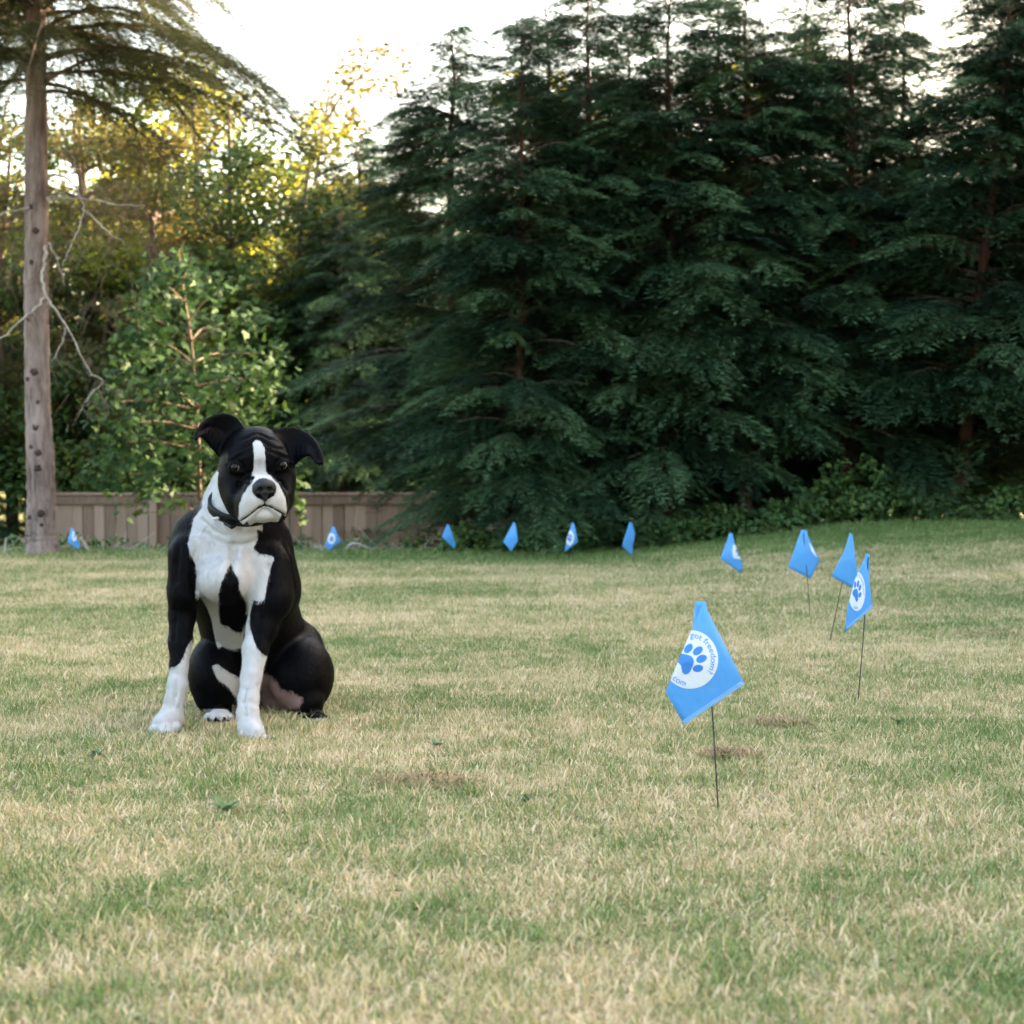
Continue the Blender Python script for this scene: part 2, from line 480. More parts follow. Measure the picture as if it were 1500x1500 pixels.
for i, (px, d, kd, sc, lab) in enumerate(hedge):
    o = hemlock(at(px, d), d, i * 2.4 + 0.7, sc, kd, lab)
    if px == 1400: o.rotation_euler = (0, -0.10, 3.0)
# unseen hemlocks continuing the row, added tall to keep low sun off the lawn
for i, (x, y, s) in enumerate([(5.9, 15.2, 1.15), (7.2, 14.6, 1.4), (8.4, 13.6, 1.55), (9.4, 12.2, 1.6), (10.6, 11.0, 1.7), (11.4, 9.6, 1.75), (12.2, 8.2, 1.75), (13.0, 6.6, 1.8), (13.6, 5.0, 1.8), (14.0, 3.2, 1.8), (6.6, 17.0, 1.4), (8.2, 16.2, 1.6), (9.8, 14.6, 1.8), (11.4, 12.6, 1.9)]):
    hemlock(x, y, i * 1.9, s, i % 3, 'tall unseen hemlock added beyond the right edge to shade the lawn', 'unseen shade hemlocks off to the right')

# ------------------------------------------------------------------ the bare trunked tree on the left
def left_tree():
    d0 = 14.5
    b = P(62, 818, d0)
    t = thing('spruce_tree', 'tall spruce with straight pinkish grey trunk and bare dead lower branches', 'tree', (b[0], b[1], float(gz(b[0], b[1]))))
    org = np.array(t.location)
    # trunk: widths follow the photo
    prof = [(832, 63, 34), (822, 62.5, 28.5), (800, 61, 23.5), (770, 60, 21.5), (700, 60, 20.5), (600, 56, 18.5), (500, 54, 17.8), (400, 53, 17.2), (300, 54, 16.8), (250, 53.5, 16.4), (100, 53, 15), (0, 53, 14), (-150, 53, 12), (-400, 53, 8), (-650, 53, 3)]
    pts = np.array([P(px, py, d0) for py, px, r in prof]); rad = np.array([r for _, _, r in prof]) * d0 / F_PX
    n = 150
    pts = spline(pts, n); rad = np.interp(np.linspace(0, len(prof) - 1, n), range(len(prof)), rad) * (1 + 0.025 * rng.normal(size=n))
    V, Fc = tube(pts - org, rad, 30, True, 0.03)
    link('trunk', mesh_np('spruce_trunk', V, Fc, M['bark_grey'], smooth=True), t)
    for (kx, ky, kr) in [(50, 305, 4), (57, 340, 5), (51, 386, 4), (55, 546, 6), (44, 556, 3.5), (57, 626, 5), (50, 655, 3.5), (61, 664, 5), (61, 686, 5.5), (66, 752, 6), (48, 757, 4), (66, 768, 3), (60, 590, 3), (45, 470, 3)]:
        c = P(kx, ky, d0); ax = pts[np.argmin(abs(pts[:, 2] - c[2]))]; rr = rad[np.argmin(abs(pts[:, 2] - c[2]))]
        off = c[0] - ax[0]
        c[1] = ax[1] - math.sqrt(max(rr * rr - off * off, 1e-5)); nrm = np.array([off, c[1] - ax[1], 0.0]); nrm /= np.linalg.norm(nrm)
        r = 0.8 * kr * d0 / F_PX
        kv, kf = tube([c - nrm * 0.02, c + nrm * 0.003, c + nrm * 0.006, c + nrm * 0.003, c + nrm * 0.001], [r * 1.35, r * 1.2, r * 0.8, r * 0.55, r * 0.2], 11, True, 0.12)
        link('knot', mesh_np('knot', kv - org, kf, M['knot'], smooth=True), t)
    br = [([(66, 360), (67, 385), (62, 402), (67, 432), (82, 455), (98, 478), (116, 515), (134, 548)], 3.2, -0.35),
          ([(67, 432), (52, 452), (36, 466), (0, 497), (-40, 520)], 2.8, -0.3),
          ([(70, 293), (100, 290), (132, 292), (172, 300), (213, 302)], 3.0, -0.1),
          ([(68, 256), (88, 257), (104, 267), (122, 302), (117, 330), (104, 360), (90, 390)], 2.8, -0.2),
          ([(123, 305), (140, 322), (160, 340), (182, 356)], 2.0, -0.25),
          ([(42, 303), (20, 308), (-30, 324)], 2.6, -0.1),
          ([(70, 355), (80, 372), (90, 398), (96, 420)], 1.6, -0.2),
          ([(98, 478), (88, 505), (76, 530)], 1.3, -0.4),
          ([(134, 548), (150, 560), (128, 585), (116, 605)], 1.4, -0.3),
          ([(105, 255), (110, 238), (96, 215), (92, 190)], 2.0, -0.2),
          ([(70, 290), (84, 285), (105, 276)], 2.2, -0.15)]
    segs = []
    for pp, r, off in br:
        m = len(pp)
        q = np.array([P(px, py, d0 - 0.09 + off * (i / m)) for i, (px, py) in enumerate(pp)])
        q = spline(q, m * 4); q += rng.normal(0, 0.006, q.shape)
        rr = np.linspace(r, r * 0.3, len(q)) * d0 / F_PX * 0.75
        o = link('dead_branch', mesh_np('dead_branch', *(lambda v, f: (v - org, f))(*tube(q, rr, 6, True, 0.06)), M['deadwood'], smooth=True), t)
        for j in range(3, len(q) - 1):
            for _ in range(2):
                if rng.uniform() < 0.55:
                    dv = rng.normal(0, 1, 3); dv[2] -= 0.7; dv /= np.linalg.norm(dv)
                    l = rng.uniform(0.06, 0.25)
                    w1 = q[j] + dv * l * 0.5 + rng.normal(0, 0.015, 3); w2 = q[j] + dv * l + np.array([0, 0, -0.05])
                    segs.append(tube([q[j], w1, w2], [0.0035, 0.0025, 0.0012], 4, False))
    # hanging dead twig curtains right of the trunk
    for (cx, cy, n_) in [(150, 300, 50), (185, 330, 70), (205, 300, 60), (215, 370, 40), (110, 340, 35), (20, 330, 40), (30, 400, 30), (160, 400, 30), (170, 270, 50), (120, 450, 30), (215, 240, 60), (150, 560, 25)]:
        for _ in range(int(n_ * 0.45)):
            p = P(cx + rng.normal(0, 26), cy + rng.normal(0, 22), d0 + rng.uniform(-0.2, 1.2))
            dv = np.array([rng.normal(0.1, 0.6), rng.normal(0, 0.5), -rng.uniform(0.2, 1.0)]); dv /= np.linalg.norm(dv)
            l = rng.uniform(0.12, 0.34); mid = p + dv * l * 0.5 + rng.normal(0, 0.02, 3)
            segs.append(tube([p, mid, p + dv * l + np.array([0, 0, -0.04])], [0.004, 0.003, 0.0012], 4, False))
    V, Fc = join(segs)
    link('dead_twigs', mesh_np('dead_twigs', V - org, Fc, M['bark_brown']), t, kind='stuff')
    V, Fq, T, Br = conifer_crown(8.2, 2.0, 3.75, 150, 300, 0.55)
    link('crown', mesh_np('spruce_crown', V, Fq, M['spruce'], T), t)
    V, Fc = join([tube(p, np.linspace(0.02, 0.004, len(p)), 5, False) for p, L in Br])
    link('limbs', mesh_np('spruce_limbs', V, Fc, M['bark_brown']), t)
left_tree()

# ------------------------------------------------------------------ fence
def board_geo(w, h, t):
    b = 0.004
    x, y = w / 2, t / 2
    V = []
    for z, s in ((0, b), (b, 0), (h - b, 0), (h, b)):
        V += [(-x + s, -y + s, z), (x - s, -y + s, z), (x - s, y - s, z), (-x + s, y - s, z)]
    Fc = [[3, 2, 1, 0], [12, 13, 14, 15]]
    for i in range(3):
        for k_ in range(4):
            a = i * 4 + k_; c_ = i * 4 + (k_ + 1) % 4
            Fc.append([a, c_, c_ + 4, a + 4])
    return np.array(V), Fc
k = NT('cedar_boards')
oi = k.n('ShaderNodeObjectInfo')
v = k.mapped(k.obj(), (9, 9, 0.7)); n1 = k.noise(3.0, 5, v, 0.65); n2 = k.noise(1.3, 2, k.pos())
f = k.math('ADD', k.math('MULTIPLY', n1, 0.5), k.math('ADD', k.math('MULTIPLY', oi.outputs['Random'], 0.38), k.math('MULTIPLY', n2, 0.3)))
c = k.ramp(f, [(0.25, (0.075, 0.05, 0.04)), (0.55, (0.17, 0.12, 0.098)), (0.85, (0.26, 0.195, 0.165))])
M['cedar'] = k.done(k.bsdf(c, 0.85, 0.2, n1, 0.5, 0.004))
def fence():
    d = 22.5
    x0, x1 = at(42, d), at(760, d)
    ztop = P(500, 722, d)[2]
    zb = -1.15
    t = thing('board_fence', 'weathered brown board fence behind the maple and hemlocks', 'fence', (x0, d, zb))
    bw = 0.138
    shared = [mesh_np('fence_board', *board_geo(bw - 0.006, ztop - zb - 0.09 + e, 0.02), M['cedar']) for e in (0, -0.008, 0.01)]
    n = int((x1 - x0) / bw)
    for i in range(n):
        o = link('board', shared[i % 3], t); o.location = ((i + 0.5) * bw, rng.normal(0, 0.003), 0)
        o.rotation_euler = (0, rng.normal(0, 0.004), 0)
    L = n * bw
    top = mesh_np('fence_cap', *board_geo(L, 0.035, 0.12), M['cedar']); o = link('cap_rail', top, t); o.location = (L / 2, 0, ztop - zb - 0.03)
    fr = mesh_np('fence_face', *board_geo(L, 0.11, 0.03), M['cedar']); o = link('face_rail', fr, t); o.location = (L / 2, -0.028, ztop - zb - 0.145)
    pm = mesh_np('fence_post', *board_geo(0.09, ztop - zb + 0.02, 0.05), M['cedar'])
    for j in range(int(L / 2.35) + 1):
        o = link('post', pm, t); o.location = (at(497, d) - x0 - 2.35 * 3 + j * 2.35, -0.07, 0)
fence()

# ------------------------------------------------------------------ broadleaf trees
def leaf_cloud(centres, radii, n, size, seed, flat=0.4):
    g = np.random.default_rng(seed)
    ci = g.choice(len(centres), n, p=np.array(radii) ** 2 / np.sum(np.array(radii) ** 2))
    dv = g.normal(size=(n, 3)); dv /= np.linalg.norm(dv, axis=1, keepdims=True)
    rr = np.asarray(radii)[ci] * g.uniform(0.25, 1.0, n) ** 0.5
    c = np.asarray(centres)[ci] + dv * rr[:, None] * np.array([1, 1, 0.75])
    nr = g.normal(0, flat, (n, 3)); nr[:, 2] += 0.8; nr[:, 1] -= 0.35; nr /= np.linalg.norm(nr, axis=1, keepdims=True)
    a = np.cross(nr, g.normal(size=(n, 3))); a /= np.linalg.norm(a, axis=1, keepdims=True)
    b = np.cross(nr, a)
    s = size * g.uniform(0.6, 1.25, n)[:, None]
    # leaf of six points, folded a little on the midrib
    p = [c - a * s * 0.5, c - a * s * 0.15 + b * s * 0.34 + nr * s * 0.08, c + a * s * 0.25 + b * s * 0.25 + nr * s * 0.06, c + a * s * 0.58 - nr * s * 0.1, c + a * s * 0.25 - b * s * 0.25 + nr * s * 0.06, c - a * s * 0.15 - b * s * 0.34 + nr * s * 0.08]
    V = np.stack(p, 1).reshape(-1, 3)
    o = np.arange(n)[:, None] * 6
    Fq = np.concatenate([o + np.array([[0, 3, 2, 1]]), o + np.array([[0, 5, 4, 3]])])
    T = np.repeat(np.clip(0.5 + g.normal(0, 0.22, n), 0, 1), 6)
    return V, Fq, T

def broad_tree(x, y, H, rad, n, size, mat, label, seed, low=0.25):
    g = np.random.default_rng(seed)
    z0 = float(gz(x, y))
    t = thing('broadleaf_tree', label, 'tree', (x, y, z0), 'broadleaf trees beyond the fence')
    tr = np.array([[0, 0, -0.2], [g.normal(0, .05), 0, H * 0.3], [g.normal(0, .12), g.normal(0, .1), H * 0.6], [g.normal(0, .2), g.normal(0, .1), H * 0.93]])
    tr = spline(tr, 12)
    link('trunk', mesh_np('broadleaf_trunk', *tube(tr, np.linspace(0.11, 0.02, 12), 9, True, 0.04), M['bark_brown'], smooth=True), t)
    limbs = []; cs = []; rs = []
    for i in range(26):
        zf = g.uniform(low, 0.95)
        b0 = tr[min(11, int(zf * 11))]
        az = g.uniform(0, 6.283); L = rad * (1 - 0.55 * abs(zf - 0.45)) * g.uniform(0.5, 1.05)
        tip = b0 + np.array([math.cos(az) * L, math.sin(az) * L, g.uniform(0.0, 0.5) * L])
        mid = (b0 + tip) / 2 + np.array([0, 0, 0.12 * L])
        limbs.append(tube(spline([b0, mid, tip], 6), np.linspace(0.03, 0.006, 6), 5, False))
        cs += [tip, mid]; rs += [g.uniform(0.3, 0.6) * rad * 0.6, g.uniform(0.2, 0.45) * rad * 0.6]
    link('limbs', mesh_np('broadleaf_limbs', *join(limbs), M['bark_brown']), t, kind='stuff')
    V, Fq, T = leaf_cloud(cs, rs, n, size, seed + 5)
    link('crown', mesh_np('broadleaf_crown', V, Fq, mat, T), t)
bt = [(20, 24.6, 6.9, 1.5, 9000, 0.085, 'green', 'dark broadleaf tree behind the spruce trunk'),
      (130, 24.5, 7.4, 1.7, 10500, 0.09, 'broad', 'sunlit yellow green tree just right of the spruce trunk'),
      (235, 24.6, 7.0, 1.7, 10500, 0.09, 'rust', 'tree with rusty orange sunlit leaves above the maple'),
      (330, 24.8, 7.6, 1.8, 11000, 0.09, 'green', 'dark green broadleaf tree behind the top of the maple'),
      (440, 25.5, 7.2, 1.7, 10500, 0.09, 'broad', 'broadleaf tree peeping out left of the hemlocks'),
      (-90, 24.4, 7.2, 1.7, 9000, 0.09, 'rust', 'rusty tree at the far left edge of the wood'),
      (310, 28.0, 8.8, 2.2, 13000, 0.10, 'broad', 'tall green broadleaf tree at the back left of the hemlocks'),
      (130, 28.5, 8.8, 2.2, 13000, 0.10, 'green', 'tall green broadleaf tree at the back right of the spruce'),
      (480, 29.0, 8.8, 2.2, 13000, 0.10, 'rust', 'tall tree at the back glowing between the hemlock tops on the left'),
      (-10, 29.0, 8.6, 2.2, 12000, 0.10, 'green', 'tall green broadleaf tree at the back left of the spruce'),
      (190, 24.2, 4.9, 1.5, 9000, 0.09, 'green', 'low bushy green tree behind the fence left of the maple stem'),
      (345, 24.4, 4.9, 1.5, 9000, 0.09, 'green', 'low bushy green tree behind the fence right of the maple stem')]
for i, (px, d, H, rd, n, s, mm, lab) in enumerate(bt):
    broad_tree(at(px, d), d, H, rd, n, s, M[mm], lab, 400 + i)

def far_wood():
    g = np.random.default_rng(55)
    cs = []; rs = []
    for i in range(480):
        x = g.uniform(-17, 8); y = 31 + g.uniform(0, 5); h = 6.2 + 1.6 * math.sin(x * 0.7) + 0.9 * math.sin(x * 1.9 + 1)
        z = -1.0 + g.uniform(0, 1) ** 0.8 * (h + 1.0)
        cs.append((x, y, z)); rs.append(g.uniform(0.6, 1.1))
    V, Fq, T = leaf_cloud(cs, rs, 90000, 0.17, 56, 0.6)
    link('far_wood', mesh_np('far_wood', V, Fq, M['broad'], T), label='far off wood of sunlit foliage seen between the trees', cat='woodland', kind='stuff')
far_wood()

# ------------------------------------------------------------------ maple sapling with large leaves
def maple_leaf():
    pts = [(0, -0.1), (0.16, -0.06), (0.46, -0.12), (0.36, 0.06), (0.58, 0.26), (0.30, 0.28), (0.20, 0.42), (0, 0.78)]
    out = pts + [(-x, y) for x, y in pts[-2:0:-1]]
    V = [(0, 0.12, 0.0)] + [(x, y, -0.22 * x * x - 0.10 * y * y + 0.05 * abs(x)) for x, y in out]
    n = len(out)
    return np.array(V), [[0, 1 + i, 1 + (i + 1) % n] for i in range(n)]
def maple():
    d0 = 13.6 + 5.2
    g = np.random.default_rng(77)
    b = P(292, 830, d0); zb = float(gz(b[0], d0))
    t = thing('maple_sapling', 'green maple sapling with broad leaves behind the dog', 'tree', (b[0], d0, zb))
    org = np.array(t.location)
    stem = spline(np.array([[b[0], d0, zb - 0.1], P(292, 700, d0), P(288, 600, d0), P(280, 500, d0), P(268, 420, d0), P(262, 365, d0)]), 16)
    link('stem', mesh_np('maple_stem', *(lambda v, f: (v - org, f))(*tube(stem, np.linspace(0.026, 0.005, 16), 9)), M['bark_brown'], smooth=True), t)
    # leafy sprays, from the photo: (px, py, radius px)
    lob = [(262, 380, 22), (272, 396, 26), (325, 425, 26), (205, 465, 28), (365, 470, 28), (150, 590, 28), (175, 560, 26), (400, 520, 24), (225, 415, 22), (250, 400, 34), (225, 440, 30), (290, 430, 28), (262, 470, 40), (310, 480, 36), (220, 500, 36), (190, 530, 34), (340, 520, 36), (270, 540, 44), (230, 560, 34), (370, 560, 34), (310, 570, 44), (180, 620, 40), (215, 640, 44), (160, 650, 30), (260, 620, 42), (200, 690, 46), (155, 700, 30), (245, 690, 42), (290, 660, 40), (225, 715, 28), (300, 700, 32), (345, 620, 38), (395, 600, 28), (420, 640, 26), (430, 700, 24), (438, 735, 14), (400, 560, 24), (200, 752, 12), (265, 735, 14), (380, 680, 44), (340, 680, 40), (400, 715, 26), (440, 752, 12)]
    br = []
    leaves = []
    for (px, py, r) in lob:
        dd = d0 + g.uniform(-0.9, 0.9)
        c = P(px, py, dd); j = np.argmin(abs(stem[:, 2] - (c[2] - 0.15)))
        br.append(tube(spline([stem[j], (stem[j] + c) / 2 + np.array([0, 0, 0.06]), c], 6), np.linspace(0.012, 0.004, 6), 5, False))
        n = int(r * r / 15)
        for _ in range(n):
            q = c + np.array([g.normal(0, .5), g.normal(0, .6), g.normal(0, .42)]) * r * dd / F_PX * 1.05
            leaves.append(q)
    link('branches', mesh_np('maple_branches', *(lambda v, f: (v - org, f))(*join(br)), M['bark_brown']), t)
    lv, lf = maple_leaf()
    from mathutils import Matrix, Euler
    leaves.sort(key=lambda q: q[1])
    metas = []
    for q in leaves:
        s = g.uniform(0.075, 0.125)
        yaw = g.uniform(0, 6.283); e = Euler((g.normal(0.75, 0.35), g.normal(0, 0.35), 0)); m = (Matrix.Rotation(g.normal(0, 1.0), 3, 'Z') @ e.to_matrix() @ Matrix.Rotation(yaw, 3, 'Z'))
        metas.append((q, s, m))
    shared = [mesh_np('maple_leaf', lv, lf, M['maple'], np.full(len(lv), tv)) for tv in (0.25, 0.4, 0.5, 0.6, 0.75, 0.9)]
    order = sorted(range(len(metas)), key=lambda i: metas[i][0][1] - 3 * metas[i][1])
    near = set(order[:300])
    Vr = []; Fr = []; Tr = []; o_ = 0
    for i, (q, s, m) in enumerate(metas):
        if i in near:
            o = link('leaf', shared[int(g.integers(0, 6))], t)
            o.location = tuple(q - org); o.rotation_euler = m.to_euler(); o.scale = (s, s, s)
        else:
            v = (np.array(m) @ lv.T).T * s + q - org
            Vr.append(v); Fr += [[a + o_ for a in f] for f in lf]; o_ += len(lv); Tr += [float(np.clip(g.normal(0.5, .22), 0, 1))] * len(lv)
    if Vr: link('foliage', mesh_np('maple_foliage', np.concatenate(Vr), np.array(Fr), M['maple'], np.array(Tr)), t, kind='stuff')
maple()

# ------------------------------------------------------------------ undergrowth along the trees
def undergrowth():
    g = np.random.default_rng(91)
    cs = []; rs = []
    for i in range(380):
        px = g.uniform(650, 1650); d = g.uniform(14.5, 15.6); x = at(px, d)
        h = 0.14 + 0.42 * sstep((px - 850) / 350) * g.uniform(0.2, 1.1) * (0.6 + 0.4 * math.sin(px * 0.021))
        cs.append((x, d, float(gz(x, d)) + g.uniform(0.02, max(0.05, h * sstep((d - 14.2) / 0.6))))); rs.append(g.uniform(0.06, 0.17))
    V, Fq, T = leaf_cloud(cs, rs, 20000, 0.052, 92, 0.5)
    link('undergrowth', mesh_np('undergrowth', V, Fq, M['ivy'], T), label='low ivy and brambles under the hemlocks', cat='ground cover', kind='stuff')
    cs = []; rs = []
    for i in range(60):
        px = g.uniform(-150, 640); d = g.uniform(14.8, 16.2); x = at(px, d)
        cs.append((x, d, float(gz(x, d)) + g.uniform(0.0, 0.12))); rs.append(g.uniform(0.06, 0.14))
    V, Fq, T = leaf_cloud(cs, rs, 1600, 0.05, 93, 0.7)
    link('weeds', mesh_np('weeds', V, Fq, M['ivy'], T), label='sparse weeds along the left back edge of the lawn', cat='ground cover', kind='stuff')
    segs = []
    for i in range(420):
        px = g.uniform(-60, 640); d = g.uniform(14.7, 15.8); x = at(px, d)
        z = float(gz(x, d)); a = g.uniform(0, 6.28); l = g.uniform(0.05, 0.24)
        up = abs(g.normal(0, 0.35))
        segs.append(tube([[x, d, z + 0.01], [x + math.cos(a) * l, d + math.sin(a) * l * 0.5, z + 0.02 + up * l]], [0.004, 0.002], 4, False))
    link('litter', mesh_np('litter', *join(segs), M['deadwood']), label='dead twigs and dry stalks strewn along the lawn edge', cat='litter', kind='stuff')
    for pp, d, r, lab in [([(136, 818), (128, 805), (118, 786), (116, 795)], 14.7, 2.6, 'forked dead stick leaning beside the leftmost flag'),
                          ([(5, 825), (7, 808), (9, 788)], 14.5, 2.6, 'upright dead stick left of the spruce trunk'),
                          ([(500, 812), (516, 796), (540, 803), (556, 812)], 14.9, 3.0, 'pale curved fallen branch in front of the fence')]:
        q = spline(np.array([P(a, b, d) for a, b in pp]), 10)
        o = link('dead_stick', mesh_np('dead_stick', *tube(q - q[0], np.linspace(r, r * 0.5, 10) * d / F_PX, 6, True, 0.08), M['deadwood'], smooth=True), None, lab, 'stick')
        o.location = tuple(q[0])
undergrowth()

def lawn_details():
    g = np.random.default_rng(17)
    for px, py, r, lab in [(330, 1190, 0.05, 'broad leaved weed rosette in the lawn below the dog'), (1318, 1063, 0.04, 'bluish broad leaved weed beside the dry patch on the right'),
                           (142, 1112, 0.035, 'small weed rosette left of the dog near the front'), (640, 1098, 0.035, 'small weed rosette in the grass midway between dog and nearest flag'), (770, 1176, 0.03, 'tiny weed rosette in the front lawn left of the nearest flag')]:
        d = F_PX * CAM_H / (py - HOR); c = P(px, py, d)
        t = thing('weed', lab, 'weed', (c[0], d, 0.003 + float(gz(c[0], d))))
        lv = np.array([[0, 0, 0], [0.30, -0.18, 0.10], [0.72, -0.17, 0.16], [1.0, 0, 0.06], [0.72, 0.17, 0.16], [0.30, 0.18, 0.10], [0.5, 0, 0.09]])
        lf = [[0, 1, 6], [1, 2, 6], [2, 3, 6], [3, 4, 6], [4, 5, 6], [5, 0, 6]]
        me = mesh_np('weed_leaf', lv, lf, M['weed'], np.full(7, 0.6), True)
        for i in range(15):
            o = link('leaf', me, t); s_ = r * g.uniform(0.35, 0.9); o.scale = (s_, s_, s_); o.rotation_euler = (g.normal(0, .2), -g.uniform(0.2, 0.9), i * 0.419 + g.normal(0, .2))
    for px, py, r, lab in [(1138, 1063, 0.045, 'brown clump of cut grass on the lawn behind the nearest flag'), (1470, 932, 0.09, 'brown clump of dry grass at the right edge of the lawn'),
                           (1065, 1112, 0.035, 'small clump of dry clippings by the foot of the nearest flag wire'), (620, 1150, 0.05, 'brown clump of clippings on the front lawn right of the dog')]:
        d = F_PX * CAM_H / (py - HOR); c = P(px, py, d); z = float(gz(c[0], d))
        V = []; Fq = []; T = []
        for i in range(420):
            a = g.uniform(0, 6.283); rr = r * 1.5 * math.sqrt(g.uniform()); h = 0.4 * r * (1 - (rr / (1.6 * r)) ** 2) * g.uniform(0, 1)
            q = np.array([rr * math.cos(a) * 1.5, rr * math.sin(a), h + 0.012]); dv = g.normal(0, 1, 3); dv[2] *= 0.35; dv /= np.linalg.norm(dv); l = g.uniform(0.02, 0.05)
            sd_ = np.cross(dv, [0, 0, 1.0]); sd_ /= np.linalg.norm(sd_); o = len(V)
            V += [q - sd_ * 0.0014, q + sd_ * 0.0014, q + dv * l]; Fq.append([o, o + 1, o + 2]); T += [g.uniform(0.2, 1.0)] * 3
        o = link('dry_clump', mesh_np('dry_clump', np.array(V), np.array(Fq), M['clip'], np.array(T)), None, lab, 'grass clump'); o.location = (c[0], d, z)
k = NT('clippings'); M['clip'] = k.done(k.bsdf(k.ramp(k.attr('tint'), [(0.2, (0.13, 0.085, 0.045)), (0.9, (0.36, 0.26, 0.15))]), 0.8, 0.1))
lawn_details()
# ------------------------------------------------------------------ flags
def clip_convex(poly, clip):
    """Sutherland-Hodgman, clip is convex (either winding)"""
    area = sum(clip[i][0] * clip[(i + 1) % len(clip)][1] - clip[(i + 1) % len(clip)][0] * clip[i][1] for i in range(len(clip)))
    if area < 0: clip = clip[::-1]
    out = list(poly)
    for i in range(len(clip)):
        ax, ay = clip[i]; bx, by = clip[(i + 1) % len(clip)]
        inp = out; out = []
        if not inp: break
        sd_ = lambda p: (bx - ax) * (p[1] - ay) - (by - ay) * (p[0] - ax)
        for j in range(len(inp)):
            p, q = inp[j], inp[(j + 1) % len(inp)]
            sp, sq = sd_(p), sd_(q)
            if sp >= 0: out.append(p)
            if (sp >= 0) != (sq >= 0):
                u = sp / (sp - sq); out.append((p[0] + u * (q[0] - p[0]), p[1] + u * (q[1] - p[1])))
    return out

def text_tris(txt):
    cu = bpy.data.curves.new('lettering', 'FONT'); cu.body = txt; cu.size = 1.0; cu.align_x = 'LEFT'; cu.resolution_u = 3
    ob = bpy.data.objects.new('lettering', cu); COL.objects.link(ob)
    dg = bpy.context.evaluated_depsgraph_get(); me = bpy.data.meshes.new_from_object(ob.evaluated_get(dg))
    me.calc_loop_triangles()
    vs_ = [(v.co.x, v.co.y) for v in me.vertices]
    tr = [[vs_[i] for i in t.vertices] for t in me.loop_triangles]
    bpy.data.objects.remove(ob); bpy.data.curves.remove(cu); bpy.data.meshes.remove(me)
    return tr
TXT_TOP = text_tris('got freedom?')
TXT_BOT = text_tris('.com')

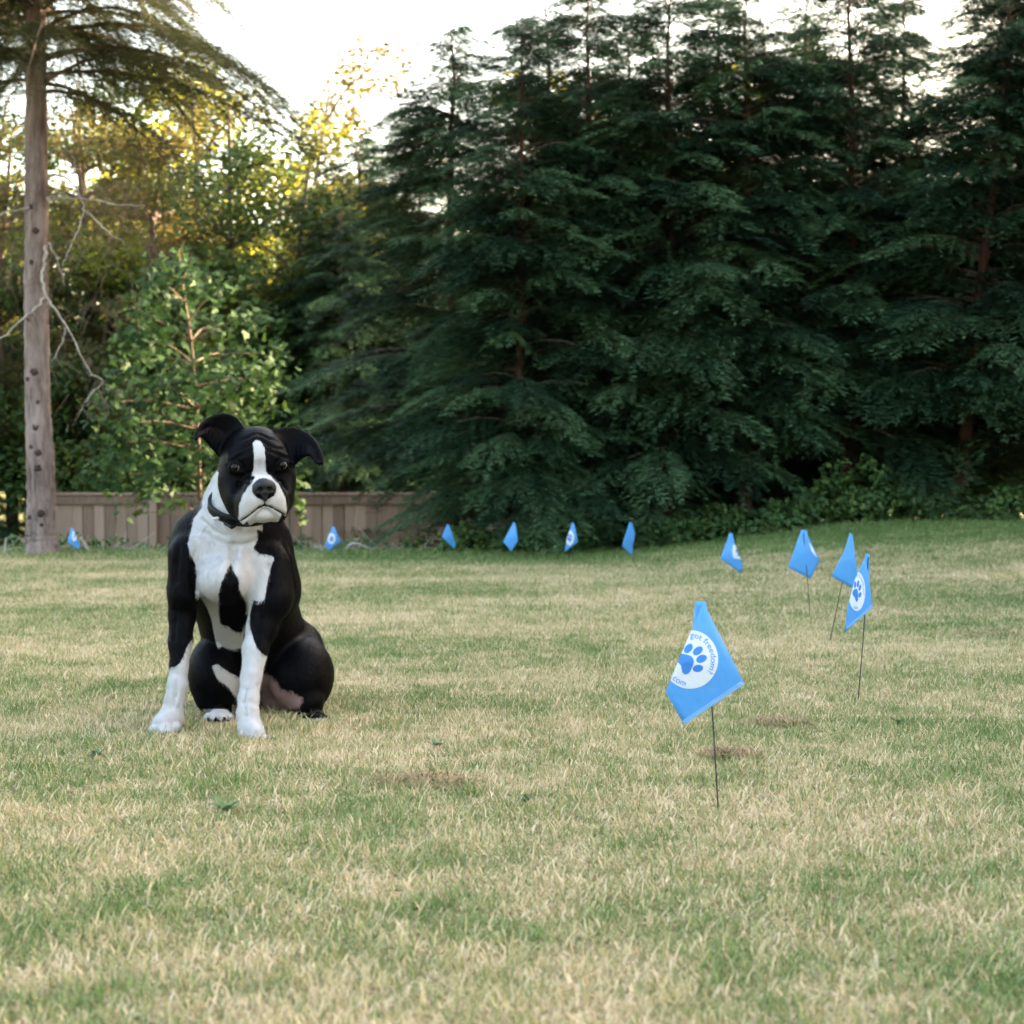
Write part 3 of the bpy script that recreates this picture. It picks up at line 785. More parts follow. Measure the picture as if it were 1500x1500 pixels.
def flag(d, front, wire, label, fold=None, hem=None, logo=None, wire_front=False, bulge=0.010, slant=0.0, text=False, back_logo=None):
    """front: photo outline of the near panel; fold: outline of the panel behind it; wire: (top px, foot px)"""
    (wx0, wy0), (wx1, wy1) = wire
    foot = P(wx1, wy1, d)
    foot[2] = float(gz(foot[0], foot[1])) - 0.02
    t = thing('marker_flag', label, 'flag', foot, 'blue marker flags curving across the lawn')
    org = foot
    cx = np.mean([p[0] for p in front]); cy = np.mean([p[1] for p in front])
    size = max(p[1] for p in front) - min(p[1] for p in front)
    ymin = min(p[1] for p in front)
    def lift(x, y, off=0.0):
        u = (x - cx) / size; v = (y - ymin) / size
        dy = -bulge * (math.sin(v * 4.2 + u * 2.0) * 0.6 + math.cos(u * 7) * 0.4) * min(1, v * 2) + slant * u * size * d / F_PX
        return P(x, y, d + dy - off)
    def sheet_mesh(poly, off, nm, mat, res=9, thick=0.0007):
        # triangle fan refined by subdivision, two faces with an edge
        c0 = (float(np.mean([p[0] for p in poly])), float(np.mean([p[1] for p in poly])))
        ring = []
        m = len(poly)
        for i in range(m):
            a, b = poly[i], poly[(i + 1) % m]
            k_ = max(1, int(math.hypot(b[0] - a[0], b[1] - a[1]) / (size / res)))
            for j in range(k_): ring.append((a[0] + (b[0] - a[0]) * j / k_, a[1] + (b[1] - a[1]) * j / k_))
        L = 6; n = len(ring); pts = [c0]
        for l in range(1, L + 1):
            for (x, y) in ring: pts.append((c0[0] + (x - c0[0]) * l / L, c0[1] + (y - c0[1]) * l / L))
        V = [lift(x, y, off) for x, y in pts]; Vb = [lift(x, y, off - thick) for x, y in pts]
        Fc = [[0, 1 + i, 1 + (i + 1) % n] for i in range(n)]
        for l in range(L - 1):
            for i in range(n):
                a = 1 + l * n + i; b = 1 + l * n + (i + 1) % n
                Fc.append([a, a + n, b + n, b])
        N_ = len(pts); Fb = [[q + N_ for q in f][::-1] for f in Fc]
        e = 1 + (L - 1) * n
        Fe = [[e + i, e + (i + 1) % n, e + (i + 1) % n + N_, e + i + N_][::-1] for i in range(n)]
        return mesh_np(nm, np.array(V + Vb) - org, Fc + Fb + Fe, mat, smooth=True)
    gap = 0.006
    sh = link('sheet', sheet_mesh(front, 0.0, 'flag_sheet', M['vinyl']), t)
    if fold: link('folded_panel', sheet_mesh(fold, 0.004 if wire_front == 'fold' else -gap, 'flag_fold', M['vinyl']), sh)
    if hem: link('hem', sheet_mesh(hem, 0.0016, 'flag_hem', M['hem']), sh)
    # wire
    wo = -0.003 if not wire_front else 0.006
    top = lift(wx0, wy0 + 3, wo); low = foot
    w = spline(np.array([top, top * 0.5 + low * 0.5 + np.array([0.002, 0, 0]), low]), 8)
    link('wire', mesh_np('flag_wire', *(lambda v, f: (v - org, f))(*tube(w, 0.0017, 6)), M['wire'], smooth=True), t)
    if logo:
        lx, ly, rx, ry, rot, clip = logo            # centre, radii in px, turn of its upright (deg, clockwise), clip outline
        rr = math.radians(rot)
        def tr(x, y):
            X = x * math.cos(rr) + y * math.sin(rr); Y = -x * math.sin(rr) + y * math.cos(rr)
            return (lx + X * rx, ly - Y * ry)
        def decal(polys, off, nm, mat, par):
            V = []; Fc = []
            for p in polys:
                p = clip_convex([tr(*q) for q in p], clip)
                if len(p) < 3: continue
                a = abs(sum(p[i][0] * p[(i + 1) % len(p)][1] - p[(i + 1) % len(p)][0] * p[i][1] for i in range(len(p)))) / 2
                if a < 1e-4: continue
                o = len(V); V += [lift(x, y, off) for x, y in p]; Fc.append(list(range(o, o + len(p))))
            if not V: return
            return link(nm, mesh_np('flag_' + nm, np.array(V) - org, Fc, mat), par)
        ell = lambda x, y, a, b, an, n=18: [(x + a * math.cos(q) * math.cos(an) - b * math.sin(q) * math.sin(an), y + a * math.cos(q) * math.sin(an) + b * math.sin(q) * math.cos(an)) for q in [2 * math.pi * i / n for i in range(n)]]
        # the disc is cut in cells so that it follows the sheet
        cells = []
        G = 10
        circ = ell(0, 0, 1, 1, 0, 40)
        for i in range(G):
            for j in range(G):
                x0, x1 = -1 + 2 * i / G, -1 + 2 * (i + 1) / G; y0, y1 = -1 + 2 * j / G, -1 + 2 * (j + 1) / G
                c_ = clip_convex(circ, [(x0, y0), (x1, y0), (x1, y1), (x0, y1)])
                if len(c_) > 2: cells.append(c_)
        decal(cells, 0.0010, 'disc', M['print_white'], sh)
        paw = [ell(-0.36, 0.12, 0.125, 0.19, 0.35), ell(-0.13, 0.38, 0.13, 0.20, 0.12), ell(0.17, 0.37, 0.13, 0.20, -0.12), ell(0.40, 0.10, 0.125, 0.19, -0.35)]
        pad = [(-0.34, -0.40), (-0.37, -0.28), (-0.30, -0.14), (-0.18, 0.0), (-0.08, 0.09), (0.02, 0.11), (0.12, 0.09), (0.22, 0.0), (0.33, -0.14), (0.40, -0.28), (0.37, -0.40), (0.26, -0.46), (0.13, -0.42), (0.02, -0.39), (-0.09, -0.42), (-0.22, -0.46)]
        decal(paw + [[(0.02, -0.15), pad[i], pad[(i + 1) % len(pad)]] for i in range(len(pad))], 0.0017, 'paw_print', M['print_blue'], sh)
        if text:
            def arc(tris, r, a0, span, top):
                mx = max(p[0] for q in tris for p in q); out = []
                sc = span * r / mx * (1 if top else 1)
                for q in tris:
                    pp = []
                    for (x, y) in q:
                        yy = (y - 0.0) * sc
                        if top: an = a0 - span * x / mx; rad_ = r + yy
                        else: an = a0 + span * x / mx; rad_ = r - yy
                        pp.append((rad_ * math.cos(an), rad_ * math.sin(an)))
                    out.append(pp)
                return out
            T_ = arc(TXT_TOP, 0.74, math.radians(152), math.radians(124), True) + arc(TXT_BOT, 0.93, math.radians(283), math.radians(38), False)
            decal(T_, 0.0017, 'lettering', M['print_blue'], sh)
    return t

def make_flags():
    A = [(1030, 882), (1091, 1002), (1002, 1062), (975, 1013)]
    flag(3.417, A, ((1031, 884), (1053, 1187)), 'largest nearest blue flag with white paw print disc and lettering',
         fold=[(1019, 881), (1034, 881), (1050, 988), (1010, 960)], hem=[(1091, 1002), (1002, 1062), (999, 1056), (1085, 998)],
         logo=(1011, 966, 41, 43, 62, A), bulge=0.018, text=True)
    B = [(1267, 818), (1272, 838), (1278, 890), (1237, 927), (1242, 886), (1254, 842)]
    flag(5.12, B, ((1272, 813), (1256, 1025)), 'blue flag with narrow white paw print disc overlapping the plain flag behind',
         fold=[(1268, 811), (1274, 812), (1273, 860), (1264, 830)], hem=[(1278, 890), (1240, 923), (1239.5, 919), (1276, 886)],
         logo=(1255, 866, 12.5, 29, 40, [(1262, 826), (1276, 838), (1278, 890), (1238, 922), (1243, 884), (1252, 850)]), bulge=0.008, text=True)
    C = [(1245, 780), (1249, 784), (1256, 840), (1251, 863), (1218, 844), (1237, 806)]
    flag(6.79, C, ((1246, 783), (1213, 946)), 'plain blue flag partly hidden behind the flag with the narrow disc', bulge=0.012)
    D = [(1174, 776), (1182, 777), (1186, 800), (1200, 823), (1187, 848), (1154, 831)]
    flag(8.12, D, ((1177, 777), (1187, 906)), 'blue flag with its wire in front and a white sliver on the right', wire_front=True,
         fold=[(1183, 784), (1201, 821), (1196, 826), (1182, 806)],
         logo=(1181, 815, 17, 22, 60, [(1184.5, 794), (1191, 803), (1197, 817), (1189, 808)]), bulge=0.012)
    E = [(1068, 781), (1073, 781), (1077, 800), (1088, 827), (1086, 840), (1055, 818), (1065, 792)]
    flag(10.4, E, ((1072, 782), (1074, 861)), 'blue flag with white disc edge left of the flag cluster',
         logo=(1084, 807, 12, 16, 60, [(1073, 796), (1077, 799), (1085, 819), (1073, 818)]), bulge=0.012)
    G = [(922, 765), (926, 766), (930, 781), (926, 815), (911, 800)]
    flag(12.3, G, ((925, 767), (929, 838)), 'narrow blue flag at the right end of the far row beside the ivy', bulge=0.015, slant=0.7)
    Hh = [(838, 765), (841, 767), (847, 794), (827, 809), (830, 790)]
    flag(13.2, Hh, ((840, 767), (838, 826)), 'far blue flag with white disc left of the ivy edge', logo=(834.5, 788, 6.5, 11, 40, Hh), bulge=0.012)
    I = [(752, 765), (755, 767), (759, 792), (749, 808), (737, 794)]
    flag(13.7, I, ((753, 767), (757, 828)), 'far plain blue flag in front of the dark hemlock skirt near the middle', bulge=0.014, slant=-0.5)
    J = [(655, 768), (658, 769), (668, 798), (666, 805), (647, 786)]
    flag(14.1, J, ((657, 769), (660, 826)), 'far plain blue flag just right of the board fence end', bulge=0.014, slant=0.5)
    K_ = [(487, 771), (490, 772), (499, 794), (482, 806), (475, 800)]
    flag(14.3, K_, ((488, 772), (486, 828)), 'far blue flag with pale disc in front of the board fence', logo=(485.5, 789, 6, 8, 40, K_), bulge=0.012)
    L_ = [(104, 773), (107, 774), (118, 802), (115, 805), (99, 794)]
    flag(14.0, L_, ((105, 774), (104, 826)), 'small blue flag beside the foot of the spruce trunk', logo=(109, 785, 3.5, 8, 20, L_), bulge=0.012)
make_flags()

# ------------------------------------------------------------------ dog
DREF = 4.45
PXM = F_PX / DREF                     # photo pixels per metre at the dog
def rad_at(r, d): return r * d / F_PX

class Field:
    """signed distance field on a rectilinear grid, finer round the head"""
    def __init__(s, xs, ys, zs):
        s.ax = [np.asarray(a, np.float32) for a in (xs, ys, zs)]
        s.v = np.full([len(a) for a in s.ax], 0.2, np.float32)
    def box(s, lo, hi):
        i0 = [max(0, int(np.searchsorted(a, l)) - 1) for a, l in zip(s.ax, lo)]
        i1 = [min(len(a), int(np.searchsorted(a, h)) + 1) for a, h in zip(s.ax, hi)]
        sl = tuple(slice(a, b) for a, b in zip(i0, i1))
        g = [s.ax[i][sl[i]] for i in range(3)]
        return sl, g[0][:, None, None], g[1][None, :, None], g[2][None, None, :]
    def add(s, fn, lo, hi, k, sub=False):
        pad = 0.012 + k
        sl, X, Y, Z = s.box([v - pad for v in lo], [v + pad for v in hi])
        if min(sl[i].stop - sl[i].start for i in range(3)) < 1: return
        d = fn(X, Y, Z).astype(np.float32)
        a = s.v[sl]
        if sub:
            h = np.clip(0.5 - 0.5 * (a + d) / k, 0, 1); s.v[sl] = a + (-d - a) * h + k * h * (1 - h)
        else:
            h = np.clip(0.5 + 0.5 * (d - a) / k, 0, 1); s.v[sl] = d + (a - d) * h - k * h * (1 - h)
    def cone(s, a, b, ra, rb, k=0.02, sub=False):
        a = np.asarray(a); b = np.asarray(b); ba = b - a; L2 = float(ba @ ba) + 1e-12
        def fn(X, Y, Z):
            px, py, pz = X - a[0], Y - a[1], Z - a[2]
            t = np.clip((px * ba[0] + py * ba[1] + pz * ba[2]) / L2, 0, 1)
            return np.sqrt((px - t * ba[0]) ** 2 + (py - t * ba[1]) ** 2 + (pz - t * ba[2]) ** 2) - (ra + (rb - ra) * t)
        m = max(ra, rb)
        s.add(fn, np.minimum(a, b) - m, np.maximum(a, b) + m, k, sub)
    def ell(s, c, r, B=None, k=0.02, sub=False):
        c = np.asarray(c); r = np.asarray(r); B = np.eye(3) if B is None else B      # rows of B: local axes in world
        def fn(X, Y, Z):
            px, py, pz = X - c[0], Y - c[1], Z - c[2]
            q = [(px * B[i][0] + py * B[i][1] + pz * B[i][2]) for i in range(3)]
            k0 = np.sqrt(sum((q[i] / r[i]) ** 2 for i in range(3))); k1 = np.sqrt(sum((q[i] / r[i] ** 2) ** 2 for i in range(3)))
            return k0 * (k0 - 1) / (k1 + 1e-6)
        m = float(max(r)); s.add(fn, c - m, c + m, k, sub)
    def rbox(s, c, h, B, rnd, k=0.02, sub=False):
        c = np.asarray(c); h = np.asarray(h) - rnd
        def fn(X, Y, Z):
            px, py, pz = X - c[0], Y - c[1], Z - c[2]
            q = [np.abs(px * B[i][0] + py * B[i][1] + pz * B[i][2]) - h[i] for i in range(3)]
            return np.sqrt(sum(np.maximum(v, 0) ** 2 for v in q)) + np.minimum(np.maximum(np.maximum(q[0], q[1]), q[2]), 0) - rnd
        m = float(np.linalg.norm(h + rnd)); s.add(fn, c - m, c + m, k, sub)
    def tris(s, T, th, k=0.006):
        T = np.asarray(T); lo = T.reshape(-1, 3).min(0) - 0.02; hi = T.reshape(-1, 3).max(0) + 0.02
        def fn(X, Y, Z):
            best = None
            for a, b, c in T:
                ba, cb, ac = b - a, c - b, a - c; n = np.cross(ba, ac)
                pa = (X - a[0], Y - a[1], Z - a[2]); pb = (X - b[0], Y - b[1], Z - b[2]); pc = (X - c[0], Y - c[1], Z - c[2])
                dt = lambda v, p: v[0] * p[0] + v[1] * p[1] + v[2] * p[2]
                ins = np.sign(dt(np.cross(ba, n), pa)) + np.sign(dt(np.cross(cb, n), pb)) + np.sign(dt(np.cross(ac, n), pc))
                def seg(e, p):
                    t = np.clip(dt(e, p) / (e @ e + 1e-12), 0, 1)
                    return (e[0] * t - p[0]) ** 2 + (e[1] * t - p[1]) ** 2 + (e[2] * t - p[2]) ** 2
                ed = np.minimum(np.minimum(seg(ba, pa), seg(cb, pb)), seg(ac, pc))
                pl = dt(n, pa) ** 2 / (n @ n + 1e-12)
                q = np.where(ins < 2, ed, pl)
                best = q if best is None else np.minimum(best, q)
            return np.sqrt(best) - th
        s.add(fn, lo, hi, k)
    def mesh(s):
        v = s.v; ins = v < 0
        nx, ny, nz = v.shape
        cnt = np.zeros((nx - 1, ny - 1, nz - 1), np.int8)
        for i in (0, 1):
            for j in (0, 1):
                for k_ in (0, 1): cnt += ins[i:nx - 1 + i, j:ny - 1 + j, k_:nz - 1 + k_]
        act = np.argwhere((cnt > 0) & (cnt < 8))
        idx = np.full(cnt.shape, -1, np.int64); idx[tuple(act.T)] = np.arange(len(act))
        acc = np.zeros((len(act), 3)); num = np.zeros(len(act))
        cor = [(i, j, k_) for i in (0, 1) for j in (0, 1) for k_ in (0, 1)]
        P0 = {}
        for c_ in cor:
            q = act + np.array(c_); P0[c_] = (np.stack([s.ax[a][q[:, a]] for a in range(3)], 1), v[tuple(q.T)])
        for c_ in cor:
            for a in range(3):
                if c_[a] == 0:
                    e = list(c_); e[a] = 1; e = tuple(e)
                    p, f = P0[c_]; q, g = P0[e]; m = (f < 0) != (g < 0)
                    t = np.where(m, f / np.where(f - g == 0, 1, f - g), 0)[:, None]
                    acc += np.where(m[:, None], p + (q - p) * t, 0); num += m
        V = acc / num[:, None]
        quads = []
        for a in range(3):
            sh = [slice(None)] * 3; sh2 = [slice(None)] * 3
            sh[a] = slice(0, -1); sh2[a] = slice(1, None)
            cross = ins[tuple(sh)] != ins[tuple(sh2)]
            e = np.argwhere(cross); b, c_ = (a + 1) % 3, (a + 2) % 3
            e = e[(e[:, b] > 0) & (e[:, c_] > 0) & (e[:, b] < v.shape[b] - 1) & (e[:, c_] < v.shape[c_] - 1)]
            flip = ~ins[tuple(e.T)]
            o = lambda db, dc: idx[tuple((e - np.eye(3, dtype=int)[b] * db - np.eye(3, dtype=int)[c_] * dc).T)]
            q = np.stack([o(1, 1), o(0, 1), o(0, 0), o(1, 0)], 1)
            q[flip] = q[flip][:, ::-1]
            quads.append(q)
        return V, np.concatenate(quads)
    def sample(s, p):
        p = np.asarray(p); i = [np.clip(np.searchsorted(s.ax[a], p[..., a]) - 1, 0, len(s.ax[a]) - 2) for a in range(3)]
        w = [(p[..., a] - s.ax[a][i[a]]) / (s.ax[a][i[a] + 1] - s.ax[a][i[a]]) for a in range(3)]
        out = 0
        for dx in (0, 1):
            for dy in (0, 1):
                for dz in (0, 1):
                    out = out + s.v[i[0] + dx, i[1] + dy, i[2] + dz] * (w[0] if dx else 1 - w[0]) * (w[1] if dy else 1 - w[1]) * (w[2] if dz else 1 - w[2])
        return out

# head frame
HD = 4.46
HC = P(374, 676, HD)
def _basis(yaw, pitch, roll):
    fw = np.array([math.sin(yaw) * math.cos(pitch), -math.cos(yaw) * math.cos(pitch), -math.sin(pitch)])
    rt = np.array([math.cos(yaw), math.sin(yaw), 0.0]); up = np.cross(rt, -fw) * 1.0
    up = np.cross(fw, rt) * -1.0
    c, s = math.cos(roll), math.sin(roll)
    rt2 = rt * c - up * s; up2 = up * c + rt * s
    return np.array([rt2, fw, up2])
HB = _basis(R(15), R(5), R(3))
if HB[2][2] < 0: HB[2] *= -1
HB[0] = HB[0] if HB[0][0] > 0 else -HB[0]
def H(a, f, u): return HC + (a * HB[0] + f * HB[1] + u * HB[2]) / PXM
def hr(*r): return np.array(r) / PXM

def polyd(poly, x, y):
    """signed distance to a polygon in photo pixels, positive inside"""
    poly = np.asarray(poly, float); n = len(poly); best = np.full(x.shape, 1e9); ins = np.zeros(x.shape, bool)
    for i in range(n):
        ax, ay = poly[i]; bx, by = poly[(i + 1) % n]
        ex, ey = bx - ax, by - ay; wx, wy = x - ax, y - ay
        t = np.clip((wx * ex + wy * ey) / (ex * ex + ey * ey + 1e-9), 0, 1)
        best = np.minimum(best, (wx - ex * t) ** 2 + (wy - ey * t) ** 2)
        c = ((ay <= y) & (by > y)) | ((by <= y) & (ay > y))
        xi = ax + (y - ay) / (by - ay if by != ay else 1e-9) * ex
        ins ^= c & (x < xi)
    d = np.sqrt(best); return np.where(ins, d, -d)

def dog():
    xs = np.arange(-0.96, -0.40, 0.0028)
    ys = np.concatenate([np.arange(4.20, 4.53, 0.0026), np.arange(4.53, 5.12, 0.005)])
    zs = np.concatenate([np.arange(-0.03, 0.10, 0.003), np.arange(0.10, 0.50, 0.0045), np.arange(0.50, 0.86, 0.0026)])
    S = Field(xs, ys, zs)
    C = lambda a, ra, b, rb, k=0.02: S.cone(P(*a), P(*b), rad_at(ra, a[2]), rad_at(rb, b[2]), k)
    def E(a, r, k=0.02, B=None): S.ell(P(*a), np.array(r) * a[2] / F_PX, B, k)
    # trunk, sitting
    C((345, 832, 4.66), 82, (368, 915, 4.80), 70, 0.02)
    C((368, 915, 4.80), 70, (388, 992, 4.92), 62, 0.03)
    E((342, 812, 4.58), (80, 62, 72), 0.03)
    E((334, 845, 4.50), (44, 56, 38), 0.03)          # breastbone
    C((400, 1000, 4.98), 55, (385, 1040, 5.0), 38, 0.03)
    # neck
    C((371, 695, 4.52), 38, (342, 780, 4.58), 62, 0.025)
    C((350, 716, 4.62), 42, (322, 792, 4.68), 54, 0.025)
    C((370, 772, 4.56), 44, (382, 808, 4.62), 40, 0.025)
    # shoulders and fore legs
    E((290, 806, 4.60), (43, 48, 60), 0.025)
    C((277, 812, 4.52), 31, (270, 868, 4.50), 23, 0.022)
    C((268, 862, 4.52), 23, (267, 900, 4.52), 19, 0.016)
    C((267, 900, 4.52), 19, (264, 940, 4.49), 16.5, 0.012)
    C((264, 940, 4.49), 16.5, (262, 975, 4.47), 12.8, 0.012)
    C((262, 975, 4.47), 12.8, (260, 1002, 4.46), 14.2, 0.01)
    C((260, 1002, 4.46), 14, (256, 1022, 4.455), 13.4, 0.01)
    C((256, 1022, 4.455), 13.4, (251, 1048, 4.45), 17, 0.012)
    C((251, 1050, 4.45), 16, (238, 1058, 4.42), 15, 0.012)
    for tx, ty, td in ((226, 1067, 4.40), (236, 1070, 4.385), (247, 1069, 4.395), (257, 1063, 4.42)):
        C((244, 1054, 4.44), 9, (tx, ty, td), 7.6, 0.004); 
    E((394, 812, 4.60), (34, 50, 56), 0.025)
    C((398, 824, 4.53), 29, (397, 875, 4.50), 31, 0.025)
    E((402, 862, 4.60), (39, 54, 50), 0.03)
    C((396, 875, 4.50), 29, (384, 918, 4.48), 22, 0.018)
    C((384, 918, 4.48), 22, (374, 950, 4.45), 18, 0.014)
    C((374, 950, 4.45), 18, (368, 990, 4.42), 14.3, 0.012)
    C((368, 990, 4.42), 14.3, (364, 1022, 4.40), 14.6, 0.01)
    C((364, 1022, 4.40), 14.6, (363, 1044, 4.385), 15, 0.01)
    C((363, 1044, 4.385), 15, (366, 1064, 4.375), 16.5, 0.012)
    C((366, 1064, 4.37), 16, (374, 1072, 4.345), 14, 0.012)
    for tx, ty, td in ((357, 1077, 4.345), (367, 1083, 4.325), (379, 1085.5, 4.32), (389, 1084, 4.335)):
        C((368, 1068, 4.365), 9, (tx, ty - 1, td), 7.6, 0.004)
    for tx, ty, td in ((231, 1068, 4.388), (241.5, 1069, 4.382), (252, 1066, 4.402), (362, 1079, 4.33), (373, 1083, 4.318), (384.5, 1084, 4.325)):
        S.cone(P(tx, ty - 9, td - 0.004), P(tx, ty + 6, td - 0.012), 2.4 / PXM, 2.6 / PXM, 0.004, True)
    # thighs, hocks, hind feet
    S.ell(P(316, 984, 4.74), np.array((40, 60, 56)) * 4.74 / F_PX, None, 0.014)
    C((330, 975, 4.80), 44, (370, 975, 4.90), 50, 0.03)
    C((312, 1020, 4.70), 26, (324, 1046, 4.74), 16, 0.012)
    C((324, 1046, 4.74), 14, (321, 1047, 4.62), 13, 0.008)
    for tx, td in ((305, 4.585), (314, 4.565), (325, 4.565), (335, 4.585)): C((321, 1047, 4.62), 9, (tx, 1049, td), 6.4, 0.003)
    S.ell(P(442, 988, 4.78), np.array((47, 60, 56)) * 4.78 / F_PX, None, 0.02)
    C((430, 950, 4.86), 44, (400, 960, 4.92), 50, 0.03)
    C((450, 1025, 4.72), 24, (458, 1046, 4.76), 16, 0.012)
    C((458, 1048, 4.76), 13, (464, 1052, 4.66), 12, 0.008)
    for tx, td in ((449, 4.63), (458, 4.615), (467, 4.615), (476, 4.63)): C((463, 1052, 4.66), 9, (tx, 1053, td), 8, 0.004)
    C((400, 1020, 4.88), 32, (440, 1030, 4.82), 22, 0.02)   # groin
    # head
    A = lambda c, r, k=0.012, sub=False: S.ell(H(*c), hr(*r), HB, k, sub)
    A((0, -6, 6), (50, 58, 47), 0.03)
    A((0, 26, 8), (44, 30, 32), 0.016)
    for s_ in (-1, 1):
        A((s_ * 33, 2, -26), (25, 38, 38), 0.016)
        A((s_ * 20, 41, 17), (12, 11, 8), 0.014)
        A((s_ * 33, 37, 11), (11, 10, 7), 0.012)      # brow
        A((s_ * 21, 56, -56), (18, 34, 29), 0.012)    # flew
        A((s_ * 15, 77, -46), (18, 19, 22), 0.010)
        A((s_ * 9, 76, -30), (14, 18, 16), 0.010)
        A((s_ * 36, 26, -48), (15, 26, 26), 0.016)
    S.rbox(H(0, 62, -34), hr(25, 34, 20), HB, 14 / PXM, 0.014)
    A((0, 58, -68), (23, 30, 14), 0.006)              # chin
    A((0, 58, -4), (8, 8, 10), 0.016, True)           # stop
    # mouth line and the cleft under the nose
    def front(a, u, f0=130.0):
        f = np.arange(f0, 20, -0.5); q = np.array([H(a, v, u) for v in f]); j = int(np.argmax(S.sample(q) < 0)); return q[j]
    ml2 = [(-37, -78), (-31, -75), (-24, -69), (-16, -62), (-8, -56), (0, -54), (8, -56), (16, -61), (24, -66), (30, -70)]
    ml = [front(a_, u_) for a_, u_ in ml2]
    for p, q in zip(ml[:-1], ml[1:]): S.cone(p, q, 2.0 / PXM, 2.0 / PXM, 0.004, True)
    for c_ in ([(-5, 36), (-12, 30), (-24, 25), (-36, 24)], [(5, 36), (14, 29), (26, 23), (38, 20)], [(-4, 44), (-14, 40), (-26, 36)], [(4, 44), (16, 38), (30, 33)], [(-12, 22), (-22, 18), (-34, 10)], [(12, 22), (23, 17), (35, 9)], [(-13, -10), (-20, -18), (-30, -26), (-38, -36)], [(13, -10), (20, -18), (30, -26), (38, -36)]):
        w_ = [front(*v) for v in c_]
        for p, q in zip(w_[:-1], w_[1:]): S.cone(p, q, 1.2 / PXM, 1.2 / PXM, 0.009, True)
    p, q = front(0, -40), front(0, -54)
    S.cone(p, q, 1.6 / PXM, 2.0 / PXM, 0.004, True)
    for s_ in (-1, 1):
        A((s_ * 34, 47, -1), (12, 8, 9), 0.010, True)
        A((s_ * 33, 43, -1), (11.5, 8.5, 9.5), 0.005)
        S.cone(H(s_ * 25, 46, 10.5), H(s_ * 44, 38, 3.5), 3.4 / PXM, 3.6 / PXM, 0.006)
        S.cone(H(s_ * 27, 47, -8.5), H(s_ * 42, 41, -8.5), 3.0 / PXM, 3.0 / PXM, 0.005)
        S.ell(H(s_ * 34.5, 53, -1.5), hr(7.6, 8, 5.4), HB, 0.0025, True)
    # ears
    def ear(up, lo, du, dl):
        U = [P(x, y, d) for (x, y), d in zip(up, du)]; Lo = [P(x, y, d) for (x, y), d in zip(lo, dl)]
        U = spline(U, 10); Lo = spline(Lo, 10); Mi = (U + Lo) / 2 + np.array([0, 0.012, 0])
        T = []
        for i in range(9):
            for a, b in ((U, Mi), (Mi, Lo)):
                T += [(a[i], b[i], a[i + 1]), (b[i], b[i + 1], a[i + 1])]
        S.tris(T, 3.0 / PXM, 0.010)
    ear([(358, 632), (348, 614), (330, 606), (310, 610), (294, 623), (285, 640)], [(321, 664), (313, 655), (304, 645), (297, 637), (291, 636), (287, 641)],
        [4.45, 4.46, 4.45, 4.43, 4.405, 4.385], [4.45, 4.44, 4.425, 4.405, 4.39, 4.38])
    ear([(404, 630), (424, 626), (440, 630), (454, 638), (464, 650), (471, 668), (471, 676)], [(429, 680), (436, 672), (445, 666), (453, 663), (459, 667), (464, 675), (468, 677)],
        [4.46, 4.48, 4.48, 4.46, 4.435, 4.41, 4.40], [4.46, 4.455, 4.44, 4.425, 4.415, 4.405, 4.40])
    # folds of skin and the lines between muscles
    def hit(px, py):
        dd = np.arange(4.2, 5.0, 0.002); q = np.array([P(px, py, v) for v in dd]); i = int(np.argmax(S.sample(q) < 0)); return q[i]
    for fold, w_, k_ in (([(344, 800), (342, 812), (339, 826), (337, 845)], 2.2, 0.016), ([(300, 778), (318, 790), (340, 797), (362, 796), (376, 790)], 1.8, 0.014), ([(296, 760), (312, 775), (332, 784)], 1.4, 0.012),
                     ([(288, 806), (284, 824), (283, 845), (285, 862)], 2.0, 0.016), ([(391, 812), (396, 830), (394, 850), (388, 868)], 2.0, 0.016), ([(262, 800), (258, 824), (257, 850)], 1.6, 0.014),
                     ([(258, 884), (256, 910), (255, 936)], 1.5, 0.010), ([(384, 905), (380, 925), (375, 944)], 1.5, 0.010), 
                     ([(258, 1000), (256, 1018), (250, 1036)], 1.2, 0.007), ([(360, 1008), (358, 1026), (362, 1046)], 1.2, 0.007), ([(418, 800), (428, 830), (432, 860)], 1.8, 0.016)):
        w2 = [hit(*v) for v in fold]
        for p, q in zip(w2[:-1], w2[1:]): S.cone(p, q, w_ / PXM, w_ / PXM, k_, True)
    V, Fq = S.mesh()
    # light smoothing along the surface
    e = np.concatenate([Fq[:, [0, 1]], Fq[:, [1, 2]], Fq[:, [2, 3]], Fq[:, [3, 0]]])
    for _ in range(1):
        acc = np.zeros_like(V); cnt = np.zeros(len(V))
        for k_ in range(3):
            acc[:, k_] = np.bincount(e[:, 0], V[e[:, 1], k_], len(V)) + np.bincount(e[:, 1], V[e[:, 0], k_], len(V))
        cnt = np.bincount(e[:, 0], minlength=len(V)) + np.bincount(e[:, 1], minlength=len(V))
        V = V * 0.6 + acc / cnt[:, None] * 0.4
    # ---- coat pattern: signed measure, white above zero (in photo pixels at the dog)
    px, py = proj(V); d = V[:, 1]
    hl = (V - HC) @ HB.T * PXM                       # head coordinates
    hx, hf, hu = hl[:, 0], hl[:, 1], hl[:, 2]
    lim = lambda v, a, b: np.minimum(np.minimum(v, (d - a) * PXM), (b - d) * PXM)
    W = np.full(len(V), -50.0)
    # head: blaze and muzzle, drawn in the head's own front view
    head_front = np.minimum(hf - 8, 60)
    blaze = [(-7.5, 32), (-2, 36), (4, 34), (8, 24), (8, 4), (9, -9), (13, -16), (22, -26), (29, -42), (33, -60), (31, -72), (12, -58), (-10, -58), (-30, -84), (-35, -76), (-35, -55), (-30, -38), (-21, -25), (-12, -14), (-9, -6), (-8, 8)]
